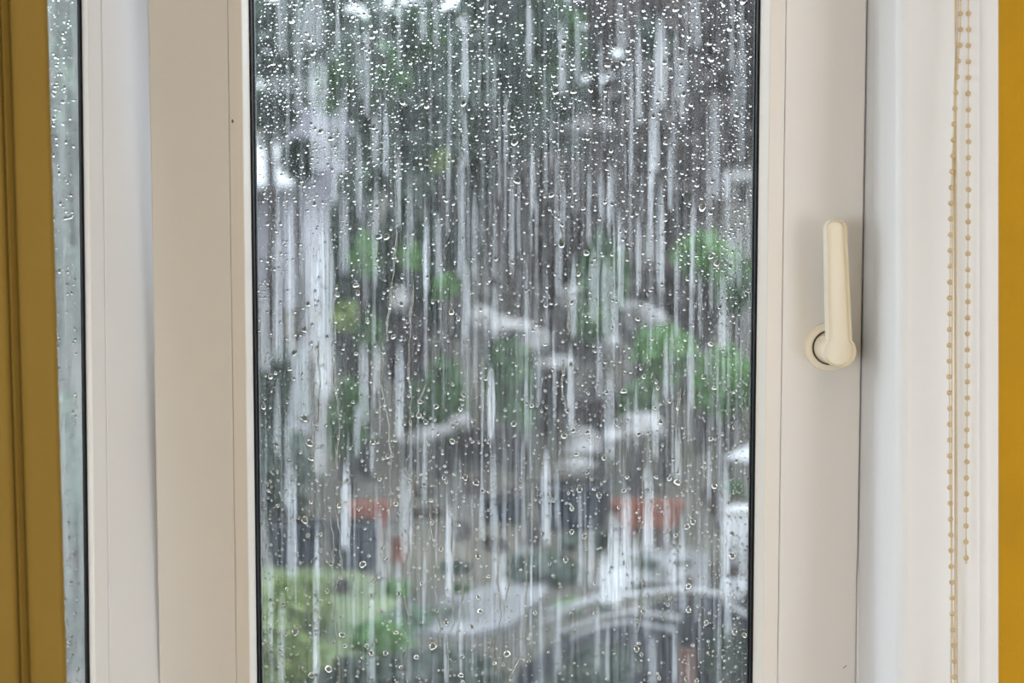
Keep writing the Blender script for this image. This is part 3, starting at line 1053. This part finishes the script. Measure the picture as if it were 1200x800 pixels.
def tree(name, px, py, D, wpx, hpx, mat, label, group=None, n=2600, size=0.17, clumps=26, bark=None, mat2=None, cr=0.36, hollow=.45):
    """crown centred at px, py, at distance D"""
    c = Q(px, py, D)
    base = gz(D)
    rx, rz = wpx / F * D, hpx / F * D
    ry = min(rx, 0.6)
    root = empty(name, (c.x, D, base), label=label, category='tree')
    if group:
        root['group'] = group
    hh = c.z - base
    tube('trunk', [(0, 0, -0.2), (0.06, 0, hh * .35), (-0.05, 0.04, hh * .7), (0.02, 0, hh + rz * .5)], [0.045 * hh * .6 + .05, .10, .07, .02], bark or BARK, root, seg=8)
    cr_o = leaf_cloud('crown', mat, root, rx, ry, rz, n, size, clumps, cr, hollow)
    cr_o.location = (0, 0, hh)
    if mat2:
        c2 = leaf_cloud('young_leaves', mat2, root, rx, ry, rz, n // 5, size, 5, .25, .5)
        c2.location = (0, -.2, hh)
    return root


TAKEN = []
def shrub(name, px, py, D, wpx, hpx, mat, label, group=None, n=700, size=0.07, clumps=9, cat='shrub', cr=.42):
    """rounded bush centred at px, py; stems reach the ground"""
    c = Q(px, py, D)
    base = gz(D)
    rx, rz = wpx / F * D, hpx / F * D
    root = empty(name, (c.x, D, base), label=label, category=cat)
    if group:
        root['group'] = group
    hh = c.z - base
    TAKEN.append((c.x, D, rx + .2))
    V, Fs = [], []
    for k in range(5):
        a = k * 1.257
        v, f = tube_data([(0.06 * math.cos(a), 0.06 * math.sin(a), -0.1), (rx * .25 * math.cos(a), rx * .2 * math.sin(a), max(hh, .1) * .6), (rx * .5 * math.cos(a), rx * .4 * math.sin(a), max(hh, .15) + rz * .2)], [.025, .018, .008], 5)
        off = len(V)
        V += v
        Fs += [tuple(i + off for i in t) for t in f]
    mesh_obj('stems', V, Fs, BARK, root, smooth=True)
    l = leaf_cloud('foliage', mat, root, rx, min(rx, .35), rz, n, size, clumps, cr, .35)
    l.location = (0, 0, hh)
    return root


def rock(px, py, wpx, hpx, D, label, seed, group=None, mat=None):
    c = Q(px, py, D)
    rnd = random.Random(seed)
    bm = bmesh.new()
    bmesh.ops.create_icosphere(bm, subdivisions=2, radius=1)
    rx, rz = wpx / F * D, hpx / F * D
    ph = [rnd.uniform(0, 6) for _ in range(3)]
    for v in bm.verts:
        k = 1 + .16 * math.sin(v.co.x * 3 + ph[0]) + .14 * math.sin(v.co.y * 3.4 + ph[1]) + .12 * math.sin(v.co.z * 4 + ph[2]) + rnd.uniform(-.05, .05)
        v.co = Vector((v.co.x * rx * k, v.co.y * rz * .8 * k, v.co.z * rz * k))
    me = bpy.data.meshes.new('rock')
    bm.to_mesh(me)
    bm.free()
    me.materials.append(mat or ROCK)
    o = bpy.data.objects.new('rock', me)
    COL.objects.link(o)
    o.location = c
    o['label'] = label
    o['category'] = 'rock'
    if group:
        o['group'] = group
    return o


# pale house beyond the left edge of the main pane
DH = 27.0
hx0, hx1 = Q(60, 0, DH).x, Q(391, 0, DH).x
hz0, hz1 = gz(DH) - 0.4, Q(0, 222, DH).z
hs = empty('house', ((hx0 + hx1) / 2, DH, hz0), label='pale lavender house with a white roof behind the trees at left', category='house')
ox, oz = (hx0 + hx1) / 2, hz0
box('wall', hx0 - ox, hx1 - ox, 0, 5, 0, hz1 - oz, HOUSE_W, hs)
rl, rr_ = Q(40, 0, DH).x - ox, Q(348, 0, DH).x - ox
rz0, rz1 = hz1 - oz, Q(0, 150, DH).z - oz
v = [(rl, -.5, rz0), (rr_, -.5, rz0 + .05), (rr_ - .7, 5, rz1 + .5), (rl, 5, rz1 + .5)]
v += [(a, b, c - .12) for a, b, c in v]
fix_normals(mesh_obj('roof', v, [(0, 1, 2, 3), (7, 6, 5, 4), (0, 4, 5, 1), (1, 5, 6, 2), (2, 6, 7, 3), (3, 7, 4, 0)], ROOFW, hs))
for (a, b, y_0, y_1) in ((200, 240, 300, 350), (316, 330, 296, 345)):
    w_ = box('window', Q(a, 0, DH).x - ox, Q(b, 0, DH).x - ox, -.06, .02, Q(0, y_1, DH).z - oz, Q(0, y_0, DH).z - oz, WHITEP, hs)
    box('window_glass', Q(a + 2, 0, DH).x - ox, Q(b - 2, 0, DH).x - ox, -.075, -.05, Q(0, y_1 - 2, DH).z - oz, Q(0, y_0 + 2, DH).z - oz, DARKGL, w_)
# low tiled outbuilding roof above it
D2 = 33.0
b0 = empty('outbuilding', (Q(350, 0, D2).x, D2, gz(D2)), label='small building with a faded pink tiled roof above the pale house', category='building')
cxo = b0.location.x
xa, xb = Q(306, 0, D2).x - cxo, Q(424, 0, D2).x - cxo
za, zb = Q(0, 108, D2).z - gz(D2), Q(0, 92, D2).z - gz(D2)
box('wall', xa + .1, xb - .1, 0, 3, -.3, za, HOUSE_W, b0)
v = [(xa, -.3, za), (xb, -.3, za), (xb - .3, 1.5, zb), (xa + .3, 1.5, zb), (xa, 3.3, za), (xb, 3.3, za)]
v += [(a, b, c - .1) for a, b, c in v]
fix_normals(mesh_obj('roof', v, [(0, 1, 2, 3), (3, 2, 5, 4), (0, 6, 7, 1), (4, 5, 11, 10), (6, 9, 8, 7), (9, 10, 11, 8), (0, 3, 9, 6), (3, 4, 10, 9), (1, 7, 8, 2), (2, 8, 11, 5)], TILE, b0))

# trees
TG = 'trees on the bank behind the garden'
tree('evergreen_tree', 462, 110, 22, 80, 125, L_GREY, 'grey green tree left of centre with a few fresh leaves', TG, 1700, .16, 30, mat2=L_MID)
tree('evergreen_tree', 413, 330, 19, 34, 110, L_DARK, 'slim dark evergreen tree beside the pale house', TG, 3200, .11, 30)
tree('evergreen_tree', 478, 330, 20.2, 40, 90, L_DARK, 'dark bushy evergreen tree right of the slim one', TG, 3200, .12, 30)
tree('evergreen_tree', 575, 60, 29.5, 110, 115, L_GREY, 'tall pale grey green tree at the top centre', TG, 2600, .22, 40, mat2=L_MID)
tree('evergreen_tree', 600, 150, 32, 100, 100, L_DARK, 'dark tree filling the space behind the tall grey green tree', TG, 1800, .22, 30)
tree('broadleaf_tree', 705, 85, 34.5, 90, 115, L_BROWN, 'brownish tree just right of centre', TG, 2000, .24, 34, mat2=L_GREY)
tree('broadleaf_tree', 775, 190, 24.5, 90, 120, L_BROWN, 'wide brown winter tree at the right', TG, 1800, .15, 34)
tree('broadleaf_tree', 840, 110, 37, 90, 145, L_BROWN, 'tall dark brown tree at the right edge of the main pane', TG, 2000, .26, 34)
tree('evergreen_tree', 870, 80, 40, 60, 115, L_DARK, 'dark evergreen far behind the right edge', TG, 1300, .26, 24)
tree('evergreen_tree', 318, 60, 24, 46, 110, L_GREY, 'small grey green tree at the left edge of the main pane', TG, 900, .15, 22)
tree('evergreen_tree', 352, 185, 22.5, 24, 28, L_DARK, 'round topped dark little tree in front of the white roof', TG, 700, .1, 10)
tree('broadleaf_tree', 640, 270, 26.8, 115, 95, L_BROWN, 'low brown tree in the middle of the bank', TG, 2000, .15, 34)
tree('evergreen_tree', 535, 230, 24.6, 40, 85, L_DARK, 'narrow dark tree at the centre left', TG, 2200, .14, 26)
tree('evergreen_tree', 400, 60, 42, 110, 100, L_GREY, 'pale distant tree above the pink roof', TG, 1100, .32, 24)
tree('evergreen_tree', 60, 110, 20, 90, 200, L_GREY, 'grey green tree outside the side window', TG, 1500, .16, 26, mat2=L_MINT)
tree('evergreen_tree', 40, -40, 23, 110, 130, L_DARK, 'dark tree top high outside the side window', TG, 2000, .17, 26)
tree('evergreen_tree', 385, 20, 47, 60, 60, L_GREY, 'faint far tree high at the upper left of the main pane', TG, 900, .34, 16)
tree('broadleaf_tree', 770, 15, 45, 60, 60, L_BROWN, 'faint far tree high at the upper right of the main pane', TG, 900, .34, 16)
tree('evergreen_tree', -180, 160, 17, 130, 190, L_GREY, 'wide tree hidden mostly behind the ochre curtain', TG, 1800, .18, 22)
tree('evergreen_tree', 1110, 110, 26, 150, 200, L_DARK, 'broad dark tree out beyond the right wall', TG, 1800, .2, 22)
# bare tree
def bare(px, D, h, seed, label):
    c = Q(px, 360, D)
    bt = empty('bare_tree', (c.x, D, gz(D)), label=label, category='tree')
    tube('trunk', [(0, 0, -.2), (.08, 0, h * .2), (0, .05, h * .4), (.05, 0, h * .6)], [.12, .10, .07, .04], BARKG, bt, seg=8)
    b = branches(bt, h, .75, 3, .11, BARKG, seed=seed)
    for v in b.data.vertices:          # grown flat, as if trained along the slope
        v.co.y *= 0.28
    return bt
bare(748, 21.6, 3.6, 5, 'bare twiggy tree in front of the brown trees at the right')
bare(615, 23.2, 3.4, 9, 'bare twiggy tree at the centre of the bank')

# shrubs with fresh leaves
SG = 'bushes in the garden'
for (px, py, D, w, h, m, lab) in [
    (425, 300, 17.5, 15, 26, L_BRIGHT, 'small fresh green bush in front of the slim dark evergreen'),
    (481, 300, 17.8, 13, 16, L_BRIGHT, 'fresh green tuft between the two dark evergreens'),
    (524, 336, 17.6, 14, 22, L_BRIGHT, 'fresh green bush left of the narrow bare twigs'),
    (404, 378, 16.5, 13, 24, L_LIME, 'lime green bush in front of the pale house corner'),
    (430, 395, 16.8, 16, 26, L_MID, 'mid green bush right of the lime green one'),
    (408, 480, 15.5, 22, 60, L_MID, 'upright green bush above the left terracotta trough'),
    (482, 420, 18.7, 24, 45, L_PURPLE, 'dark plum coloured bush left of the rocks'),
    (515, 470, 17, 32, 45, L_MID, 'green bush beside the leaning pale rock'),
    (598, 440, 17.5, 28, 45, L_MID, 'green bush below the pale rocks at the centre'),
    (610, 490, 16.8, 18, 22, L_MID, 'small green bush at the foot of the rocks'),
    (700, 330, 18.9, 32, 50, L_MID, 'tall green bush left of the big pale rock'),
    (692, 380, 18.05, 22, 22, L_MID, 'low green bush under the tall one'),
    (822, 303, 18.6, 36, 28, L_BRIGHT, 'fresh green bush high at the right edge'),
    (862, 330, 19.9, 24, 36, L_MID, 'mid green bush at the right edge of the pane'),
    (778, 415, 17, 34, 30, L_BRIGHT, 'bright green bush under the big pale rock'),
    (848, 446, 16.6, 36, 38, L_BRIGHT, 'large bright green bush at the right side'),
    (745, 470, 16.4, 22, 32, L_MID, 'green bush left of the bright green ones'),
    (330, 470, 17, 34, 60, L_GREY, 'grey green bush at the left edge below the house'),
    (330, 560, 14.5, 34, 50, L_GREY, 'second grey green bush, lower at the left edge'),
    (518, 190, 19.5, 7, 14, L_LIME, 'tiny lime green spray of leaves up in the trees'),
    (640, 440, 19.5, 40, 40, L_BROWN, 'brown bush between the pale rocks'),
    (560, 520, 18.3, 50, 18, L_BROWN, 'low brown ground cover before the green bushes'),
    (800, 350, 20.8, 50, 50, L_BROWN, 'brown bush behind the bright green ones'),
    (650, 405, 20.5, 80, 30, L_BROWN, 'wide brown thicket behind the rocks'),
    (700, 490, 17.15, 38, 26, L_PURPLE, 'dark low thicket under the rocks'),
    (345, 720, 9.6, 52, 42, L_LIME, 'yellow green bush at the lower left corner'),
    (330, 780, 8.6, 46, 50, L_LIME, 'second yellow green bush, at the very corner'),
    (500, 735, 10.0, 82, 20, L_MINT, 'mint green low plants at the bottom left'),
    (445, 752, 9.2, 36, 22, L_BRIGHT, 'fresh green plant among the mint green ones'),
    (490, 790, 8.0, 100, 26, L_DARK, 'dark low hedge along the bottom edge'),
    (640, 665, 11.5, 50, 14, L_GREY, 'grey green ground cover beside the pale path'),
    (60, 330, 14, 70, 120, L_GREY, 'tall pale bush outside the side window'),
    (85, 560, 11, 50, 90, L_MINT, 'mint green bush low outside the side window'),
    (70, 730, 9, 60, 70, L_GREY, 'grey bush at the foot of the side window'),
    ]:
    k = max(250, min(2600, int(w * h * 0.9)))
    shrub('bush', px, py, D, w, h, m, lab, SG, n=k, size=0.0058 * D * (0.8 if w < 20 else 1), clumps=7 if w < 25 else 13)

for (px, py, D, w, h, m, lab) in [(690, 785, 7.25, 66, 24, L_DARK, 'dark plant in front of the covered table, at the bottom edge'), (858, 772, 7.25, 32, 40, L_DARK, 'dark plant in front of the covered table, at the right edge')]:
    shrub('bush', px, py, D, w, h, m, lab, SG, n=900, size=.035, clumps=12)
# small stones and low plants strewn over the bank: nothing tells them apart
for k in range(110):
    px, py = random.uniform(540, 870), random.uniform(325, 560)
    p = ground_at(px, max(py, 350))
    rx = random.uniform(3, 8)
    if any(abs(p.x - a) < r + .1 and abs(p.y - b) < .65 for a, b, r in TAKEN):
        continue
    TAKEN.append((p.x, p.y, .12))
    c = bmesh.new()
    bmesh.ops.create_icosphere(c, subdivisions=1, radius=1)
    for v in c.verts:
        v.co = Vector((v.co.x * rx, v.co.y * rx * .8, v.co.z * rx * .6)) * (p.y / F * random.uniform(.8, 1.2))
    me = bpy.data.meshes.new('stone')
    c.to_mesh(me)
    c.free()
    me.materials.append(ROCK)
    o = bpy.data.objects.new('stone', me)
    COL.objects.link(o)
    o.location = (p.x, p.y, p.z + rx * .4 * p.y / F)
    o['label'] = 'small blurred pale stone strewn on the planted bank'
    o['category'] = 'stone'
    o['group'] = 'small stones on the bank'
# rocks on the bank
RG = 'pale rocks in the rock garden'
for i, (px, py, w, h, D, lab) in enumerate([
    (752, 378, 36, 28, 19.8, 'largest pale rock, under the bare tree'), (712, 402, 16, 12, 18.6, 'pale rock to the left below the largest one'),
    (590, 384, 34, 18, 18.9, 'wide pale rock near the centre'), (560, 372, 18, 16, 19.8, 'pale rock left of the wide one'), (628, 398, 20, 14, 18.4, 'pale rock right of the wide one'),
    (672, 348, 20, 14, 20.6, 'pale rock high in the middle of the bank'), (650, 425, 22, 9, 17.8, 'flat pale rock below the middle'), (470, 352, 14, 14, 18.6, 'bluish pale rock between the dark evergreens'),
    (505, 508, 28, 8, 15.9, 'long pale rock lying at the left'), (536, 494, 14, 8, 16.0, 'pale rock at the upper end of the long one'),
    (686, 520, 22, 16, 15.6, 'pale rock above the dark blue tub'), (675, 545, 26, 9, 15.2, 'flat pale rock touching the dark blue tub'),
    (748, 500, 30, 16, 15.8, 'pale rock under the bright green bush'), (720, 510, 12, 10, 15.6, 'little pale rock in the row at right'),
    (690, 148, 30, 10, 30, 'pale ledge high among the brown trees'), (780, 205, 16, 12, 28, 'pale stone high at the right'), (785, 165, 12, 14, 28, 'pale stone above the other high one'),
    (518, 145, 16, 9, 26, 'pale stone among the grey green trees'), (860, 208, 32, 9, 26, 'long pale ledge at the upper right edge')]):
    r_ = rock(px, py, w, h, D, lab, 40 + i, RG)
    if 480 < px < 560 and py > 480:
        r_.rotation_euler = (0, math.radians(-14), 0)

# white canvas and white panel at the right edge
c = Q(876, 545, 15.0)
tp = empty('garden_parasol', (c.x + .25, 15.0, gz(15.0)), label='white sloping canopy at the right edge of the pane', category='parasol')
zt = Q(0, 508, 15).z - gz(15)
zb = Q(0, 535, 15).z - gz(15)
tube('pole', [(0, 0, -.1), (0, 0, zt)], .02, WHITEP, tp)
v = [(0, 0, zt)] + [(.5 * math.cos(k * math.pi / 4), .5 * math.sin(k * math.pi / 4), zb) for k in range(8)] + [(0, 0, zt - .02)] + [(.49 * math.cos(k * math.pi / 4), .49 * math.sin(k * math.pi / 4), zb - .04) for k in range(8)]
f = [(0, 1 + k, 1 + (k + 1) % 8) for k in range(8)] + [(9, 10 + (k + 1) % 8, 10 + k) for k in range(8)] + [(1 + k, 10 + k, 10 + (k + 1) % 8, 1 + (k + 1) % 8) for k in range(8)]
mesh_obj('canopy', v, f, ROOFW, tp)
D3 = 12.2
c = Q(872, 650, D3)
wp = empty('water_butt', (c.x, D3, gz(D3)), label='white barrel below the white canopy at the right edge', category='barrel')
hh = Q(0, 600, D3).z - gz(D3)
lathe('body', [(.13, 0), (.17, hh * .25), (.18, hh * .5), (.17, hh * .8), (.15, hh)], 20, WHITEP, wp, axis='Z')
lathe('lid', [(.165, hh), (.165, hh + .03), (.10, hh + .06)], 20, WHITEP, wp, axis='Z')

# terracotta troughs, dark blue tubs
def trough(px, py, wpx, hpx, D, label):
    c = Q(px, py, D)
    w2, h2 = wpx / F * D / 2, hpx / F * D
    t = empty('terracotta_trough', (c.x, D, c.z), label=label, category='planter', group='terracotta troughs')
    v = []
    for z, k in ((0, .82), (h2 * .8, 1.0), (h2 * .8, 1.06), (h2, 1.06), (h2, .94), (h2 * .75, .9)):
        v += [(-w2 * k, -.16 * k, z), (w2 * k, -.16 * k, z), (w2 * k, .16 * k, z), (-w2 * k, .16 * k, z)]
    f = [(0, 3, 2, 1), (20, 21, 22, 23)]
    for r in range(5):
        for k in range(4):
            f.append((r * 4 + k, r * 4 + (k + 1) % 4, r * 4 + 4 + (k + 1) % 4, r * 4 + 4 + k))
    fix_normals(mesh_obj('body', v, f, TERRA, t))
    box('soil', -w2 * .88, w2 * .88, -.14, .14, h2 * .7, h2 * .82, SOIL, t)
    box('foot', -w2 * .6, -w2 * .4, -.1, .1, gz(D) - c.z - .05, 0.0, TERRA, t)
    box('foot', w2 * .4, w2 * .6, -.1, .1, gz(D) - c.z - .05, 0.0, TERRA, t)
    return t
trough(758, 616, 78, 30, 13.6, 'wide terracotta trough right of the dark blue tub')
trough(434, 614, 48, 26, 13.2, 'terracotta trough at the left above the dark bin')
def tub(name, px, py, rpx, hpx, D, label, mat=NAVY):
    c = Q(px, py, D)
    r, h = rpx / F * D, hpx / F * D
    t = empty(name, (c.x, D, c.z), label=label, category='tub')
    lathe('body', [(r * .8, min(0, gz(D) - c.z)), (r * .92, h * .4), (r, h * .9), (r * 1.05, h * .92), (r * 1.05, h), (r * .95, h)], 24, mat, t, axis='Z')
    lathe('rim', [(r * 1.06, h * .95), (r * 1.09, h * .97), (r * 1.06, h)], 24, mat, t, axis='Z')
    return t
tub('garden_tub', 672, 604, 46, 38, 13.9, 'wide dark blue tub under the flat pale rock')
tub('garden_tub', 590, 596, 28, 12, 14.1, 'shallow dark blue tray left of the wide tub')
tub('garden_bin', 415, 662, 30, 52, 11.8, 'dark blue green bin below the left terracotta trough')
tub('garden_bin', 345, 660, 34, 50, 11.9, 'dark bin beside the other, nearest the left edge')
tub('flower_pot', 466, 656, 9, 26, 12.0, 'small reddish clay pot beside the dark bin', TERRA)
tub('flower_pot', 806, 800, 10, 42, 7.5, 'orange clay pot at the bottom right', plain('orange_clay', (0.13, 0.06, 0.04), .7))

# pale path and lawn laid on the ground
def patch(name, pts, mat, label, cat, up=0.03, kind='structure'):
    P = [ground_at(*p) for p in pts]
    n = len(P)
    v = [(p.x, p.y, p.z + up) for p in P] + [(p.x, p.y, p.z - .1) for p in P]
    f = [tuple(range(n))] + [tuple(range(2 * n - 1, n - 1, -1))] + [(i, n + i, n + (i + 1) % n, (i + 1) % n) for i in range(n)]
    return fix_normals(mesh_obj(name, v, f, mat, label=label, category=cat, kind=kind))
patch('path', [(470, 745), (540, 752), (600, 738), (640, 700), (650, 660), (610, 645), (585, 690), (520, 705)], PAVING, 'wet pale garden path at the bottom centre', 'path', .045)
patch('terrace', [(690, 700), (760, 690), (830, 700), (830, 655), (770, 640), (710, 660)], PAVING, 'wet pale terrace in front of the terracotta trough', 'paving', .055)
patch('terrace', [(846, 720), (960, 720), (960, 665), (846, 665)], PAVING, 'wet pale paving at the right edge', 'paving', .05)
patch('lawn', [(200, 800), (470, 800), (470, 715), (420, 672), (330, 668), (200, 680)], GRASS, 'small lawn at the lower left', 'lawn', .05)

# dark covered garden furniture at the bottom right, ropes across it
DT = 8.4
cc = Q(800, 800, DT)
cv = empty('covered_table', (cc.x, DT, gz(DT)), label='dark tarpaulin covered table with pale ropes at the bottom right', category='covered table')
w2 = 200 / F * DT
top = Q(0, 704, DT).z - gz(DT)
v, f = [], []
nn = 22
for j, (dy, k) in enumerate(((-.55, 0), (-.5, .55), (-.32, .86), (0, 1.0), (.35, .95), (.5, .6), (.55, 0))):
    for i in range(nn + 1):
        s = i / nn * 2 - 1
        prof_ = min(1, .12 + .95 * max(0, min(1, (s + 1) / 1.15)) ** .8) * (1 - abs(s) ** 14) + .035 * math.sin(s * 11 + j * .8)
        v.append((s * w2 * (1.0 if k else 1.04), dy, max(0, top * k * prof_)))
for j in range(6):
    for i in range(nn):
        a = j * (nn + 1) + i
        f.append((a, a + 1, a + nn + 2, a + nn + 1))
tarp = fix_normals(mesh_obj('tarpaulin', v, f, TARP, cv, smooth=True))
for (pts, r) in (([(640, 728), (690, 704), (742, 697), (800, 690), (870, 700)], .018), ([(655, 742), (705, 722), (745, 716), (800, 724)], .014), ([(668, 748), (700, 734), (738, 728), (790, 738)], .012), ([(848, 702), (866, 716), (890, 728)], .02), ([(640, 716), (675, 706), (720, 690)], .012)):
    tube('rope', [Q(a, b, DT - .56) - Vector((cc.x, DT, gz(DT))) for a, b in pts], r, PIPING, cv, seg=6)

# low tufts growing all over the lower garden: nothing tells those of one colour apart
for (px, py, wpx, D) in ((758, 616, 48, 13.6), (434, 614, 34, 13.2), (672, 604, 54, 13.9), (590, 596, 36, 14.1), (415, 662, 40, 11.8), (345, 660, 44, 11.9), (466, 656, 16, 12.0), (872, 650, 40, 12.2)):
    TAKEN.append((Q(px, py, D).x, D, wpx / F * D + .08))
TUFT = {}
for nm, m in (('brown', L_BROWN), ('green', L_MID), ('grey green', L_GREY), ('dark green', L_DARK), ('fresh green', L_BRIGHT)):
    TUFT[nm] = m
made = 0
for k in range(600):
    if made >= 60:
        break
    px, py = random.uniform(395, 880), random.uniform(515, 765)
    p = ground_at(px, py)
    if p.y < 9.4:
        continue
    w_, h_ = random.uniform(8, 20), random.uniform(6, 12)
    rx = w_ / F * p.y
    if any(abs(p.x - a) < r + rx + .05 and abs(p.y - b) < .75 for a, b, r in TAKEN):
        continue
    TAKEN.append((p.x, p.y, rx))
    nm = random.choice(['brown', 'brown', 'green', 'grey green', 'dark green', 'dark green', 'fresh green'] if py > 640 else ['brown', 'brown', 'brown', 'green', 'dark green'])
    t = empty('low_plant', tuple(p), label='low blurred %s tuft growing in the soil of the lower garden' % nm, category='plant', group='%s tufts in the lower garden' % nm)
    V, Fs = [], []
    for q in range(4):
        a = q * 1.57 + .4
        v, f = tube_data([(0, 0, -.05), (rx * .3 * math.cos(a), rx * .3 * math.sin(a), h_ / F * p.y), (rx * .6 * math.cos(a), rx * .5 * math.sin(a), 1.4 * h_ / F * p.y)], [.012, .009, .004], 5)
        off = len(V)
        V += v
        Fs += [tuple(i + off for i in u) for u in f]
    mesh_obj('stems', V, Fs, BARK, t, smooth=True)
    l = leaf_cloud('foliage%d' % made, TUFT[nm], t, rx, min(rx, .25), h_ / F * p.y, 220, .004 * p.y, 6, .45, .3)
    l.name = 'foliage'
    l.location = (0, 0, h_ / F * p.y * .9)
    made += 1
